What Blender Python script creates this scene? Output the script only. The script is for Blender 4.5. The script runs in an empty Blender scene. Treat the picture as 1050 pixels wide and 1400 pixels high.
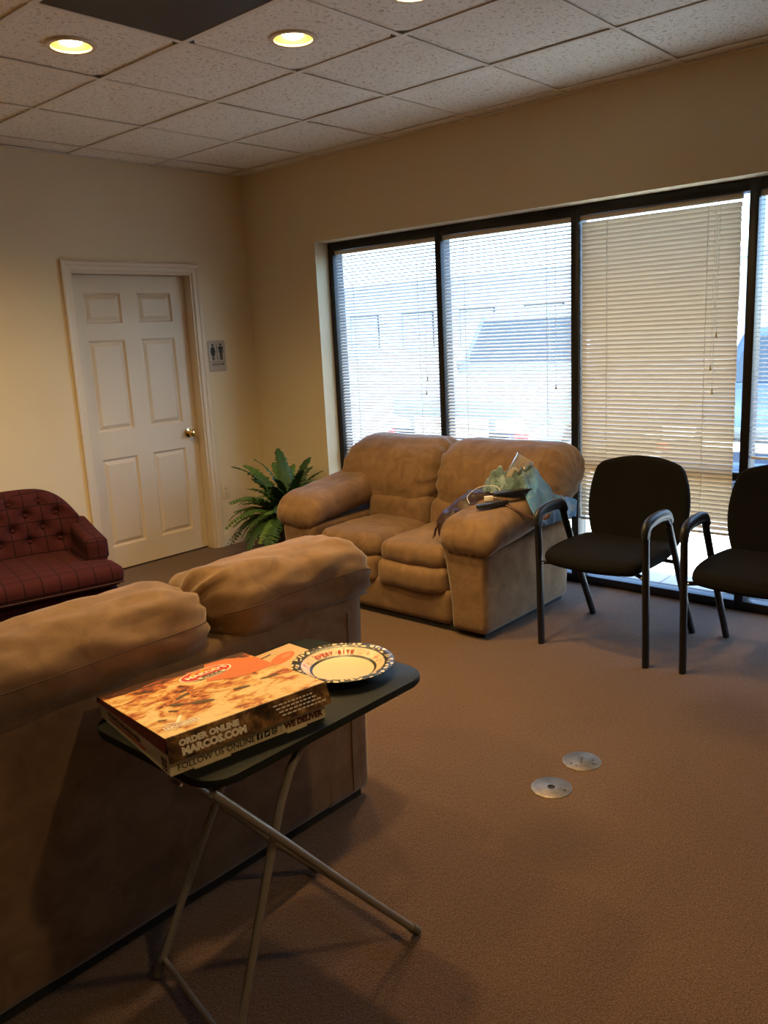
import bpy, bmesh, math, random
from mathutils import Vector, Matrix, noise, Euler
random.seed(7)
sc = bpy.context.scene
COL = sc.collection
R = math.radians

# ------------------------------------------------------------------ camera
H = 2.649                       # ceiling height
cam = bpy.data.cameras.new('camera')
cam_o = bpy.data.objects.new('camera', cam)
COL.objects.link(cam_o)
_r = Vector((0.65912492, -0.75041216, -0.04935519))
_u = Vector((0.18904511, 0.10181112, 0.97667622))
_f = Vector((0.7278848, 0.65308199, -0.20896799))
_m = Matrix((_r, _u, -_f)).transposed().to_4x4()
_m.translation = Vector((-4.1503, -4.9571, 1.4957))
cam_o.matrix_world = _m
cam.sensor_fit = 'HORIZONTAL'
cam.sensor_width = 36.0
cam.lens = 1140.36 * 36.0 / 1050.0
cam.clip_start = 0.05
cam.clip_end = 300
sc.camera = cam_o

# ------------------------------------------------------------------ sky, sun, exposure
W = bpy.data.worlds.new('world')
sc.world = W
W.use_nodes = True
nt = W.node_tree
nt.nodes.clear()
wo = nt.nodes.new('ShaderNodeOutputWorld')
bg = nt.nodes.new('ShaderNodeBackground')
sky = nt.nodes.new('ShaderNodeTexSky')
sky.sky_type = 'NISHITA'
sky.sun_disc = False
sky.sun_elevation = R(60)
sky.sun_rotation = R(190)
sky.air_density = 1.0
sky.dust_density = 1.0
bg.inputs['Strength'].default_value = 1.1
tint = nt.nodes.new('ShaderNodeMix')            # camera balanced for lamp light: daylight reads cool
tint.data_type = 'RGBA'
tint.blend_type = 'MULTIPLY'
tint.inputs[0].default_value = 1.0
tint.inputs[7].default_value = (0.89, 0.96, 1.05, 1.0)
nt.links.new(sky.outputs[0], tint.inputs[6])
nt.links.new(tint.outputs[2], bg.inputs[0])
nt.links.new(bg.outputs[0], wo.inputs[0])

sun = bpy.data.lights.new('sun', 'SUN')
sun.energy = 34.0
sun.angle = R(0.6)
sun.color = (0.88, 0.95, 1.0)
sun_o = bpy.data.objects.new('sun', sun)
COL.objects.link(sun_o)
_sd = Vector((0.11, 0.50, -0.86))      # high sun over the roof: the building shades a narrow strip of walk
sun_o.rotation_euler = _sd.to_track_quat('-Z', 'Y').to_euler()
sun_o.location = (6, -2, 12)

LAMP_W = 68.0                   # power of each recessed ceiling lamp
LAMP_COL = (1.0, 0.645, 0.25)

vs = sc.view_settings
vs.view_transform = 'Standard'
vs.look = 'None'
vs.gamma = 1.0
vs.use_curve_mapping = False
vs.exposure = 0.45
sc.cycles.use_denoising = True
sc.cycles.max_bounces = 8
sc.cycles.diffuse_bounces = 5
sc.cycles.transparent_max_bounces = 24
sc.cycles.sample_clamp_indirect = 6.0
sc.cycles.caustics_reflective = False
sc.cycles.caustics_refractive = False

# ------------------------------------------------------------------ helpers: objects
def link(o, parent=None):
    COL.objects.link(o)
    if parent is not None:
        o.parent = parent
    return o

def meta(o, label=None, cat=None, group=None, kind=None):
    if label: o['label'] = label
    if cat: o['category'] = cat
    if group: o['group'] = group
    if kind: o['kind'] = kind
    return o

def empty(name, loc=(0, 0, 0), rz=0.0, label=None, cat=None, group=None, kind=None):
    o = bpy.data.objects.new(name, None)
    o.empty_display_size = 0.1
    o.location = loc
    o.rotation_euler = (0, 0, rz)
    link(o)
    return meta(o, label, cat, group, kind)

def mobj(name, verts, faces, mat, parent=None, smooth=False, loc=None, rot=None):
    me = bpy.data.meshes.new(name)
    me.from_pydata([tuple(v) for v in verts], [], faces)
    me.update()
    if mat: me.materials.append(mat)
    if smooth:
        for p in me.polygons: p.use_smooth = True
    o = bpy.data.objects.new(name, me)
    link(o, parent)
    if loc: o.location = loc
    if rot: o.rotation_euler = rot
    return o

def share(name, me, parent=None, loc=(0, 0, 0), rot=(0, 0, 0), scale=None):
    o = bpy.data.objects.new(name, me)
    link(o, parent)
    o.location = loc
    o.rotation_euler = rot
    if scale: o.scale = scale
    return o

def bm_obj(name, bm, mat, parent=None, smooth=False, loc=None, rot=None):
    bmesh.ops.recalc_face_normals(bm, faces=bm.faces)
    me = bpy.data.meshes.new(name)
    bm.to_mesh(me)
    bm.free()
    if mat: me.materials.append(mat)
    if smooth:
        for p in me.polygons: p.use_smooth = True
    o = bpy.data.objects.new(name, me)
    link(o, parent)
    if loc: o.location = loc
    if rot: o.rotation_euler = rot
    return o

def smooth_angle(o, deg=40):
    me = o.data
    for p in me.polygons: p.use_smooth = True
    try:
        me.set_sharp_from_angle(angle=R(deg))
    except Exception:
        pass
    return o

def bm_box(bm, lo, hi, bevel=0.0, seg=2):
    r = bmesh.ops.create_cube(bm, size=1.0)
    vs_ = r['verts']
    for v in vs_:
        v.co = Vector(((lo[0] + hi[0]) / 2 + v.co.x * (hi[0] - lo[0]),
                       (lo[1] + hi[1]) / 2 + v.co.y * (hi[1] - lo[1]),
                       (lo[2] + hi[2]) / 2 + v.co.z * (hi[2] - lo[2])))
    if bevel > 0:
        es = list({e for v in vs_ for e in v.link_edges})
        bmesh.ops.bevel(bm, geom=es, offset=bevel, segments=seg, profile=0.5, affect='EDGES')

def box(name, lo, hi, mat, parent=None, bevel=0.0, seg=2, loc=None, rot=None):
    bm = bmesh.new()
    bm_box(bm, lo, hi, bevel, seg)
    o = bm_obj(name, bm, mat, parent, loc=loc, rot=rot)
    if bevel > 0: smooth_angle(o, 35)
    return o

def boxes(name, lst, mat, parent=None, bevel=0.0):
    bm = bmesh.new()
    for lo, hi in lst: bm_box(bm, lo, hi, bevel)
    return bm_obj(name, bm, mat, parent)

def rbox_data(size, r, n, deform=None):
    """soft rounded box; n = (nx, ny, nz) segments; deform(Vector, (u,v,w)) -> Vector"""
    hx, hy, hz = size[0] / 2, size[1] / 2, size[2] / 2
    nx, ny, nz = n
    r = min(r, hx, hy, hz)
    idx = {}
    verts = []
    faces = []
    def vid(i, j, k):
        key = (i, j, k)
        if key in idx: return idx[key]
        u, v, w = 2 * i / nx - 1, 2 * j / ny - 1, 2 * k / nz - 1
        p = Vector((u * hx, v * hy, w * hz))
        q = Vector((max(-(hx - r), min(hx - r, p.x)), max(-(hy - r), min(hy - r, p.y)), max(-(hz - r), min(hz - r, p.z))))
        d = p - q
        if d.length > 1e-9:
            p = q + d.normalized() * r
        if deform: p = deform(p, (u, v, w))
        idx[key] = len(verts)
        verts.append(p)
        return idx[key]
    for i in range(nx):
        for j in range(ny):
            faces.append((vid(i, j, 0), vid(i, j + 1, 0), vid(i + 1, j + 1, 0), vid(i + 1, j, 0)))
            faces.append((vid(i, j, nz), vid(i + 1, j, nz), vid(i + 1, j + 1, nz), vid(i, j + 1, nz)))
    for i in range(nx):
        for k in range(nz):
            faces.append((vid(i, 0, k), vid(i + 1, 0, k), vid(i + 1, 0, k + 1), vid(i, 0, k + 1)))
            faces.append((vid(i, ny, k), vid(i, ny, k + 1), vid(i + 1, ny, k + 1), vid(i + 1, ny, k)))
    for j in range(ny):
        for k in range(nz):
            faces.append((vid(0, j, k), vid(0, j, k + 1), vid(0, j + 1, k + 1), vid(0, j + 1, k)))
            faces.append((vid(nx, j, k), vid(nx, j + 1, k), vid(nx, j + 1, k + 1), vid(nx, j, k + 1)))
    return verts, faces

def rbox(name, center, size, r, mat, parent=None, n=(16, 16, 10), deform=None, loc=None, rot=None):
    c = Vector(center)
    v, f = rbox_data(size, r, n, deform)
    return mobj(name, [p + c for p in v], f, mat, parent, smooth=True, loc=loc, rot=rot)

def catmull(pts, sub=6):
    P = [Vector(p) for p in pts]
    if len(P) < 3: return P
    out = []
    ext = [P[0] * 2 - P[1]] + P + [P[-1] * 2 - P[-2]]
    for i in range(1, len(ext) - 2):
        p0, p1, p2, p3 = ext[i - 1:i + 3]
        for s in range(sub):
            t = s / sub
            out.append(0.5 * ((2 * p1) + (p2 - p0) * t + (2 * p0 - 5 * p1 + 4 * p2 - p3) * t * t + (3 * p1 - p0 - 3 * p2 + p3) * t ** 3))
    out.append(P[-1])
    return out

def bm_tube(bm, pts, rad, seg=10, ry=None, up=(0, 0, 1), cap=True):
    """sweep an ellipse (rad x ry) along pts"""
    P = [Vector(p) for p in pts]
    rings = []
    nrm = None
    for i, p in enumerate(P):
        t = (P[min(i + 1, len(P) - 1)] - P[max(i - 1, 0)]).normalized()
        if nrm is None:
            a = Vector(up)
            if abs(a.dot(t)) > 0.95: a = Vector((1, 0, 0)) if abs(t.x) < 0.9 else Vector((0, 1, 0))
            nrm = (a - t * a.dot(t)).normalized()
        else:
            nrm = (nrm - t * nrm.dot(t)).normalized()
        b = t.cross(nrm)
        rr = rad[i] if isinstance(rad, (list, tuple)) else rad
        r2 = rr if ry is None else ry
        rings.append([bm.verts.new(p + nrm * rr * math.cos(2 * math.pi * k / seg) + b * r2 * math.sin(2 * math.pi * k / seg)) for k in range(seg)])
    for a, b in zip(rings[:-1], rings[1:]):
        for k in range(seg):
            bm.faces.new((a[k], a[(k + 1) % seg], b[(k + 1) % seg], b[k]))
    if cap:
        bm.faces.new(rings[0][::-1])
        bm.faces.new(rings[-1])

def tube(name, pts, rad, mat, parent=None, seg=10, ry=None, up=(0, 0, 1), sub=0):
    bm = bmesh.new()
    bm_tube(bm, catmull(pts, sub) if sub else pts, rad, seg, ry, up)
    o = bm_obj(name, bm, mat, parent)
    return smooth_angle(o, 50)

def lathe(name, prof, mat, parent=None, seg=32, loc=None, rot=None, closed=False):
    verts, faces = [], []
    n = len(prof)
    for k in range(seg):
        a = 2 * math.pi * k / seg
        for (r, z) in prof: verts.append((r * math.cos(a), r * math.sin(a), z))
    for k in range(seg):
        k2 = (k + 1) % seg
        for i in range(n - 1 + (1 if closed else 0)):
            i2 = (i + 1) % n
            faces.append((k * n + i, k2 * n + i, k2 * n + i2, k * n + i2))
    bm = bmesh.new()
    me = bpy.data.meshes.new('tmp')
    me.from_pydata(verts, [], faces)
    bm.from_mesh(me)
    bpy.data.meshes.remove(me)
    bmesh.ops.remove_doubles(bm, verts=bm.verts, dist=1e-6)
    o = bm_obj(name, bm, mat, parent, loc=loc, rot=rot)
    return smooth_angle(o, 45)

def prism(name, outline, z0, z1, mat, parent=None, bevel=0.0, loc=None, rot=None):
    bm = bmesh.new()
    a = [bm.verts.new((x, y, z0)) for x, y in outline]
    b = [bm.verts.new((x, y, z1)) for x, y in outline]
    n = len(outline)
    bm.faces.new(a[::-1]); bm.faces.new(b)
    for i in range(n): bm.faces.new((a[i], a[(i + 1) % n], b[(i + 1) % n], b[i]))
    if bevel:
        es = [e for e in bm.edges if abs(e.verts[0].co.z - e.verts[1].co.z) < 1e-6]
        bmesh.ops.bevel(bm, geom=es, offset=bevel, segments=2, profile=0.5, affect='EDGES')
    o = bm_obj(name, bm, mat, parent, loc=loc, rot=rot)
    return smooth_angle(o, 40)

def round_rect(x0, y0, x1, y1, r, n=6):
    out = []
    for cx, cy, a0 in ((x1 - r, y1 - r, 0), (x0 + r, y1 - r, 90), (x0 + r, y0 + r, 180), (x1 - r, y0 + r, 270)):
        for k in range(n + 1):
            a = R(a0 + 90 * k / n)
            out.append((cx + r * math.cos(a), cy + r * math.sin(a)))
    return out

def text_obj(name, body, size, mat, parent, origin, xaxis, yaxis, bold=0.0, lift=0.0006, width=None, align='LEFT', spacing=1.0):
    cu = bpy.data.curves.new(name, 'FONT')
    cu.body = body
    cu.size = size
    cu.offset = bold
    cu.align_x = align
    cu.space_character = spacing
    cu.resolution_u = 2
    t = bpy.data.objects.new(name, cu)
    COL.objects.link(t)
    bpy.context.view_layer.update()
    me = bpy.data.meshes.new_from_object(t)
    bpy.data.objects.remove(t)
    x, y = Vector(xaxis).normalized(), Vector(yaxis).normalized()
    z = x.cross(y)
    k = 1.0
    if width and len(me.vertices):
        xs = [v.co.x for v in me.vertices]
        k = width / (max(xs) - min(xs))
    o0 = Vector(origin) + z * lift
    for v in me.vertices: v.co = o0 + x * v.co.x * k + y * v.co.y
    me.materials.clear()
    me.materials.append(mat)
    o = bpy.data.objects.new(name, me)
    link(o, parent)
    return o

def nz(p, s, seed=0.0):
    return noise.noise(Vector((p[0] * s + seed, p[1] * s - seed * 0.7, p[2] * s + seed * 1.3)))

# ------------------------------------------------------------------ helpers: materials
class NT:
    def __init__(s, name):
        s.m = bpy.data.materials.new(name)
        s.m.use_nodes = True
        s.t = s.m.node_tree
        s.b = s.t.nodes['Principled BSDF']
        s.out = s.t.nodes['Material Output']
    def n(s, typ, **kw):
        nd = s.t.nodes.new(typ)
        for k, v in kw.items(): setattr(nd, k, v)
        return nd
    def l(s, a, b): s.t.links.new(a, b)
    def coord(s, which='Object'):
        return s.n('ShaderNodeTexCoord').outputs[which]
    def noise(s, vec, scale, detail=3.0, rough=0.55, dist=0.0):
        nd = s.n('ShaderNodeTexNoise')
        nd.inputs['Scale'].default_value = scale
        nd.inputs['Detail'].default_value = detail
        nd.inputs['Roughness'].default_value = rough
        nd.inputs['Distortion'].default_value = dist
        if vec: s.l(vec, nd.inputs['Vector'])
        return nd.outputs['Fac']
    def ramp(s, fac, stops, interp='LINEAR'):
        nd = s.n('ShaderNodeValToRGB')
        cr = nd.color_ramp
        cr.interpolation = interp
        while len(cr.elements) < len(stops): cr.elements.new(0.5)
        for e, (p, c) in zip(cr.elements, stops):
            e.position = p
            e.color = (c[0], c[1], c[2], 1.0) if hasattr(c, '__len__') else (c, c, c, 1.0)
        s.l(fac, nd.inputs[0])
        return nd.outputs[0]
    def mix(s, fac, a, b, blend='MIX'):
        nd = s.n('ShaderNodeMix', data_type='RGBA', blend_type=blend)
        for sock, v in ((nd.inputs[0], fac), (nd.inputs[6], a), (nd.inputs[7], b)):
            if isinstance(v, (int, float)): sock.default_value = v
            elif isinstance(v, (tuple, list)): sock.default_value = (v[0], v[1], v[2], 1.0)
            else: s.l(v, sock)
        return nd.outputs[2]
    def math(s, op, a, b=0.0, c=None):
        nd = s.n('ShaderNodeMath', operation=op)
        for i, v in enumerate((a, b, c)):
            if v is None: continue
            if isinstance(v, (int, float)): nd.inputs[i].default_value = v
            else: s.l(v, nd.inputs[i])
        return nd.outputs[0]
    def sep(s, vec):
        nd = s.n('ShaderNodeSeparateXYZ')
        s.l(vec, nd.inputs[0])
        return nd.outputs
    def bump(s, h, strength=0.3, dist=0.01):
        nd = s.n('ShaderNodeBump')
        nd.inputs['Strength'].default_value = strength
        nd.inputs['Distance'].default_value = dist
        s.l(h, nd.inputs['Height'])
        s.l(nd.outputs[0], s.b.inputs['Normal'])
    def col(s, v):
        if isinstance(v, (tuple, list)): s.b.inputs['Base Color'].default_value = (v[0], v[1], v[2], 1.0)
        else: s.l(v, s.b.inputs['Base Color'])
    def set(s, **kw):
        for k, v in kw.items(): s.b.inputs[k.replace('_', ' ')].default_value = v
        return s

def M(name, col, rough=0.6, metal=0.0, vary=0.0, vscale=8.0, bump=None, spec=0.5):
    t = NT(name)
    t.set(Roughness=rough, Metallic=metal)
    t.b.inputs['Specular IOR Level'].default_value = spec
    if vary:
        f = t.noise(t.coord(), vscale)
        d = tuple(max(0, c * (1 - vary)) for c in col)
        e = tuple(min(1, c * (1 + vary)) for c in col)
        t.col(t.ramp(f, [(0.3, d), (0.7, e)]))
    else:
        t.col(col)
    if bump:
        t.bump(t.noise(t.coord(), bump[0], 4), bump[1], bump[2])
    return t.m

def mat_wall():
    t = NT('painted drywall')
    c = t.coord()
    t.col(t.ramp(t.noise(c, 1.3, 3), [(0.3, (0.66, 0.56, 0.375)), (0.7, (0.71, 0.605, 0.41))]))
    t.set(Roughness=0.75)
    t.bump(t.noise(c, 90, 4), 0.12, 0.003)
    return t.m

def mat_carpet():
    t = NT('brown cut pile carpet')
    c = t.coord()
    fine = t.noise(c, 205, 2.5, 0.75)
    mid = t.noise(c, 60, 3, 0.6)
    big = t.noise(c, 1.6, 4, 0.55, 0.6)
    a = t.ramp(fine, [(0.36, (0.030, 0.017, 0.010)), (0.64, (0.255, 0.147, 0.090))])
    a = t.mix(0.25, a, t.ramp(mid, [(0.3, (0.080, 0.046, 0.028)), (0.7, (0.17, 0.099, 0.063))]))
    a = t.mix(0.25, a, t.ramp(big, [(0.35, (0.092, 0.053, 0.032)), (0.65, (0.15, 0.088, 0.055))]))
    # soft dark spots with uneven edges, mixed into the pile colour
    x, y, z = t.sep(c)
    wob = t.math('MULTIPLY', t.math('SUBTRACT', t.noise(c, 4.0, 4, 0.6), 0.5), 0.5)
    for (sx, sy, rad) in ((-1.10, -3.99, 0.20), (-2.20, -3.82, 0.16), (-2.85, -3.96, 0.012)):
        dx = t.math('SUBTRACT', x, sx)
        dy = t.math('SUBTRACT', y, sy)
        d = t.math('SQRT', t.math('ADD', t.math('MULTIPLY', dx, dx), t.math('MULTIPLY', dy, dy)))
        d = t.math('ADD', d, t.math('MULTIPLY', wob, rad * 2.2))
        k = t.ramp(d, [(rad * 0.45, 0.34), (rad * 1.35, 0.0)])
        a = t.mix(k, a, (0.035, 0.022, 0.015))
    t.col(a)
    t.set(Roughness=0.95)
    t.b.inputs['Specular IOR Level'].default_value = 0.1
    t.b.inputs['Sheen Weight'].default_value = 0.15
    t.bump(t.mix(0.5, fine, mid), 0.9, 0.012)
    return t.m

def mat_tile():
    t = NT('fissured ceiling tile')
    c = t.coord()
    oi = t.n('ShaderNodeObjectInfo')
    va = t.n('ShaderNodeVectorMath', operation='ADD')
    t.l(c, va.inputs[0])
    cmb = t.n('ShaderNodeCombineXYZ')
    t.l(t.math('MULTIPLY', oi.outputs['Random'], 37.0), cmb.inputs[0])
    t.l(t.math('MULTIPLY', oi.outputs['Random'], 91.0), cmb.inputs[1])
    t.l(cmb.outputs[0], va.inputs[1])
    v = va.outputs[0]
    pits = t.noise(v, 62, 2.5, 0.6, 1.0)
    k = t.ramp(pits, [(0.36, 0.0), (0.43, 1.0)])
    base = t.mix(t.math('MULTIPLY', oi.outputs['Random'], 0.5), (0.82, 0.79, 0.72), (0.77, 0.74, 0.67))
    t.col(t.mix(k, (0.50, 0.47, 0.40), base))
    t.set(Roughness=0.9)
    t.bump(k, 0.5, 0.004)
    return t.m

def mat_suede(name, c0, c1):
    t = NT(name)
    c = t.coord()
    f = t.noise(c, 11.0, 5, 0.62, 0.8)
    g = t.noise(c, 2.2, 3, 0.5, 0.4)
    a = t.ramp(f, [(0.30, c0), (0.70, c1)])
    a = t.mix(0.35, a, t.ramp(g, [(0.35, c0), (0.65, c1)]))
    t.col(a)
    t.set(Roughness=0.9)
    t.b.inputs['Specular IOR Level'].default_value = 0.15
    t.b.inputs['Sheen Weight'].default_value = 0.25
    t.b.inputs['Sheen Roughness'].default_value = 0.4
    t.bump(t.mix(0.4, t.noise(c, 16, 4, 0.6), t.noise(c, 260, 2)), 0.15, 0.004)
    return t.m

def mat_plaid():
    t = NT('burgundy windowpane plaid upholstery')
    c = t.coord('Object')
    nrm = t.sep(t.coord('Normal'))
    xyz = t.sep(c)
    def lines(s, period, width):
        fr = t.math('FRACT', t.math('DIVIDE', t.math('ADD', s, 10.0), period))
        d = t.math('ABSOLUTE', t.math('SUBTRACT', fr, 0.5))
        return t.math('LESS_THAN', d, width / period / 2)
    tot = None
    for i in range(3):
        flat = t.math('LESS_THAN', t.math('ABSOLUTE', nrm[i]), 0.72)
        ln = t.math('MULTIPLY', lines(xyz[i], 0.085, 0.006), flat)
        tot = ln if tot is None else t.math('MAXIMUM', tot, ln)
    thin = None
    for i in range(3):
        flat = t.math('LESS_THAN', t.math('ABSOLUTE', nrm[i]), 0.72)
        ln = t.math('MULTIPLY', lines(xyz[i], 0.0425, 0.002), flat)
        thin = ln if thin is None else t.math('MAXIMUM', thin, ln)
    f = t.noise(c, 300, 2)
    a = t.ramp(f, [(0.3, (0.032, 0.0075, 0.0095)), (0.7, (0.060, 0.013, 0.016))])
    a = t.mix(t.math('MULTIPLY', thin, 0.25), a, (0.05, 0.012, 0.014))
    a = t.mix(t.math('MULTIPLY', tot, 0.9), a, (0.010, 0.004, 0.005))
    t.col(a)
    t.set(Roughness=0.9)
    t.b.inputs['Specular IOR Level'].default_value = 0.15
    t.bump(f, 0.2, 0.002)
    return t.m

def mat_glass(name='window glass', tint=(0.93, 0.97, 0.97), refl=0.06):
    m = bpy.data.materials.new(name)
    m.use_nodes = True
    t = m.node_tree
    t.nodes.clear()
    o = t.nodes.new('ShaderNodeOutputMaterial')
    mx = t.nodes.new('ShaderNodeMixShader')
    tr = t.nodes.new('ShaderNodeBsdfTransparent')
    gl = t.nodes.new('ShaderNodeBsdfGlossy')
    lw = t.nodes.new('ShaderNodeLayerWeight')
    lw.inputs[0].default_value = 0.5
    pw = t.nodes.new('ShaderNodeMath'); pw.operation = 'POWER'; pw.inputs[1].default_value = 4.0
    fr = t.nodes.new('ShaderNodeMath'); fr.operation = 'MULTIPLY_ADD'; fr.inputs[1].default_value = 0.6; fr.inputs[2].default_value = refl * 0.6
    t.links.new(lw.outputs['Facing'], pw.inputs[0])
    t.links.new(pw.outputs[0], fr.inputs[0])
    tr.inputs[0].default_value = (*tint, 1)
    gl.inputs['Roughness'].default_value = 0.02
    t.links.new(fr.outputs[0], mx.inputs[0])
    t.links.new(tr.outputs[0], mx.inputs[1])
    t.links.new(gl.outputs[0], mx.inputs[2])
    t.links.new(mx.outputs[0], o.inputs[0])
    return m

def mat_slat(name, dcol, tcol, k):
    m = bpy.data.materials.new(name)
    m.use_nodes = True
    t = m.node_tree
    t.nodes.clear()
    o = t.nodes.new('ShaderNodeOutputMaterial')
    mx = t.nodes.new('ShaderNodeMixShader')
    d = t.nodes.new('ShaderNodeBsdfDiffuse')
    tl = t.nodes.new('ShaderNodeBsdfTranslucent')
    d.inputs[0].default_value = (*dcol, 1)
    tl.inputs[0].default_value = (*tcol, 1)
    mx.inputs[0].default_value = k
    t.links.new(d.outputs[0], mx.inputs[1])
    t.links.new(tl.outputs[0], mx.inputs[2])
    t.links.new(mx.outputs[0], o.inputs[0])
    return m

def mat_emit(name, col, strength):
    t = NT(name)
    t.col((0.8, 0.75, 0.6))
    t.b.inputs['Emission Color'].default_value = (*col, 1)
    t.b.inputs['Emission Strength'].default_value = strength
    return t.m

wall_m = mat_wall()
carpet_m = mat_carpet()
tile_m = mat_tile()
suede_m = mat_suede('tan microsuede', (0.118, 0.067, 0.035), (0.255, 0.156, 0.086))
plaid_m = mat_plaid()
glass_m = mat_glass()
slat_m = mat_slat('white blind slat', (0.84, 0.84, 0.82), (0.80, 0.82, 0.84), 0.22)
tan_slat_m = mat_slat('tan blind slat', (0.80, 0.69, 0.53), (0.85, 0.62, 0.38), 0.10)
grid_m = M('painted ceiling grid', (0.72, 0.68, 0.60), 0.5)
black_frame_m = M('dark bronze aluminium', (0.012, 0.011, 0.011), 0.35, 0.3)
door_m = M('off white painted door', (0.63, 0.535, 0.40), 0.45, vary=0.03, vscale=3, bump=(40, 0.05, 0.002))
trim_m = M('off white trim paint', (0.64, 0.54, 0.40), 0.4)
brass_m = M('polished brass', (0.80, 0.58, 0.26), 0.18, 1.0)
dark_m = M('flat black', (0.008, 0.008, 0.008), 0.7)
steel_m = M('brushed floor plate steel', (0.30, 0.24, 0.165), 0.42, 1.0, vary=0.25, vscale=40)
plate_ivory_m = M('ivory plastic', (0.66, 0.55, 0.36), 0.4)
sign_m = M('tan sign plastic', (0.40, 0.35, 0.28), 0.5)
ink_m = M('black print', (0.012, 0.012, 0.014), 0.5)
chair_fabric_m = M('black woven fabric', (0.007, 0.0065, 0.0065), 0.95, vary=0.3, vscale=300, bump=(500, 0.3, 0.002), spec=0.15)
chair_metal_m = M('black powder coated tube', (0.010, 0.010, 0.011), 0.4, spec=0.4)
chair_plastic_m = M('black moulded plastic', (0.015, 0.015, 0.016), 0.42)
gold_ref_m = M('warm reflector', (0.42, 0.27, 0.07), 0.35, 0.2)
bulb_m = mat_emit('lit flood bulb', (1.0, 0.80, 0.46), 14.0)

# ================================================================== THE ROOM
X0, Y0 = -6.6, -7.4            # far corners behind the camera
WY0, WY1, WZ = -0.724, -4.517, 2.122   # window opening
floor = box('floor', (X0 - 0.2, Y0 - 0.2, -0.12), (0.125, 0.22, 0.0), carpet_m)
meta(floor, 'worn brown cut pile carpet across the whole room', 'floor', kind='structure')

DX0, DX1, DZ = -1.41, -0.505, 1.97
wall_back = boxes('wall_back', [((X0 - 0.2, 0, 0), (DX0, 0.2, H + 0.3)), ((DX1, 0, 0), (0.0, 0.2, H + 0.3)), ((DX0, 0, DZ), (DX1, 0.2, H + 0.3)), ((X0 - 0.2, 0.2, 0), (0.0, 0.215, H + 0.3))], wall_m)
meta(wall_back, 'cream painted wall holding the restroom door', 'wall', kind='structure')
wall_right = boxes('wall_right', [((0, WY0, 0), (0.26, 0.2, H + 0.3)), ((0, WY1, WZ), (0.26, WY0, H + 0.3)), ((0, Y0, 0), (0.26, WY1, H + 0.3))], wall_m)
meta(wall_right, 'cream painted wall around the wide storefront window', 'wall', kind='structure')
wall_left = box('wall_left', (X0 - 0.2, Y0, 0), (X0, 0, H + 0.3), wall_m)
meta(wall_left, 'plain cream wall on the far left, out of view', 'wall', kind='structure')
wall_front = box('wall_front', (X0 - 0.2, Y0 - 0.2, 0), (0.26, Y0, H + 0.3), wall_m)
meta(wall_front, 'plain cream wall behind the viewer', 'wall', kind='structure')

bb = boxes('baseboard_back', [((X0, -0.012, 0), (-1.472, 0.0, 0.085)), ((-0.44, -0.012, 0), (0, 0.0, 0.085))], trim_m)
meta(bb, 'low cream baseboard along the door wall', 'baseboard', kind='structure')
bb = box('baseboard_right', (-0.012, WY0, 0), (0.0, -0.012, 0.085), trim_m)
meta(bb, 'short cream baseboard below the wall left of the window', 'baseboard', kind='structure')

# ---- ceiling: slab, T-bar grid, lay-in tiles
T = 0.6096
AX = [-0.113 - T * k for k in range(11)]
AX = [0.0] + [a for a in AX if a > X0] + [X0]
BY = [-0.2137 - T * k for k in range(13)]
BY = [0.0] + [b for b in BY if b > Y0] + [Y0]
ceiling = box('ceiling', (X0 - 0.2, Y0 - 0.2, H + 0.16), (0.26, 0.2, H + 0.3), dark_m)
meta(ceiling, 'suspended ceiling of fissured square tiles in a painted grid', 'ceiling', kind='structure')
for a in AX[1:-1]:
    box('grid_bar', (a - 0.012, Y0, H - 0.002), (a + 0.012, 0, H + 0.002), grid_m, ceiling)
    box('grid_web', (a - 0.003, Y0, H + 0.002), (a + 0.003, 0, H + 0.03), grid_m, ceiling)
for b in BY[1:-1]:
    for a1, a0 in zip(AX[:-1], AX[1:]):
        box('grid_bar', (a0 + 0.0122, b - 0.012, H - 0.0012), (a1 - 0.0122, b + 0.012, H + 0.002), grid_m, ceiling)
box('grid_bar', (X0, -0.022, H - 0.002), (0, 0, H + 0.002), grid_m, ceiling)
box('grid_bar', (-0.022, Y0, H - 0.002), (0, -0.022, H + 0.002), grid_m, ceiling)

def tc(i, j):                  # centre of the tile i columns from A0, j rows from B0
    return (-0.113 - T * (3.5 + i), -0.2137 - T * (j + 0.5))
LAMPS = [tc(0, 2), tc(-1, 3), tc(-1, 4), tc(0, 4), tc(2, 3), tc(1, 1), tc(1, 8)]  # last one: unseen fill lamp added to brighten the pizza box front
VENT = tc(0, 3)
HOLE = 0.082
def tile_mesh(sx, sy, hole=False):
    hx, hy = sx / 2, sy / 2
    bm = bmesh.new()
    if not hole:
        bm_box(bm, (-hx, -hy, 0), (hx, hy, 0.016), 0.0)
    else:
        N = 32
        ring, sq, ring2, sq2 = [], [], [], []
        for k in range(N):
            a = 2 * math.pi * (k + 0.5) / N
            c, s_ = math.cos(a), math.sin(a)
            q = min(hx / max(abs(c), 1e-9), hy / max(abs(s_), 1e-9))
            for z, rl, sl in ((0, ring, sq), (0.016, ring2, sq2)):
                rl.append(bm.verts.new((HOLE * c, HOLE * s_, z)))
                sl.append(bm.verts.new((q * c, q * s_, z)))
        for k in range(N):
            n_ = (k + 1) % N
            bm.faces.new((ring[k], ring[n_], sq[n_], sq[k]))
            bm.faces.new((ring2[k], ring2[n_], sq2[n_], sq2[k]))
            bm.faces.new((ring[k], ring[n_], ring2[n_], ring2[k]))
            bm.faces.new((sq[k], sq[n_], sq2[n_], sq2[k]))
    bmesh.ops.recalc_face_normals(bm, faces=bm.faces)
    me = bpy.data.meshes.new('ceiling_tile')
    bm.to_mesh(me); bm.free()
    me.materials.append(tile_m)
    return me
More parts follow.
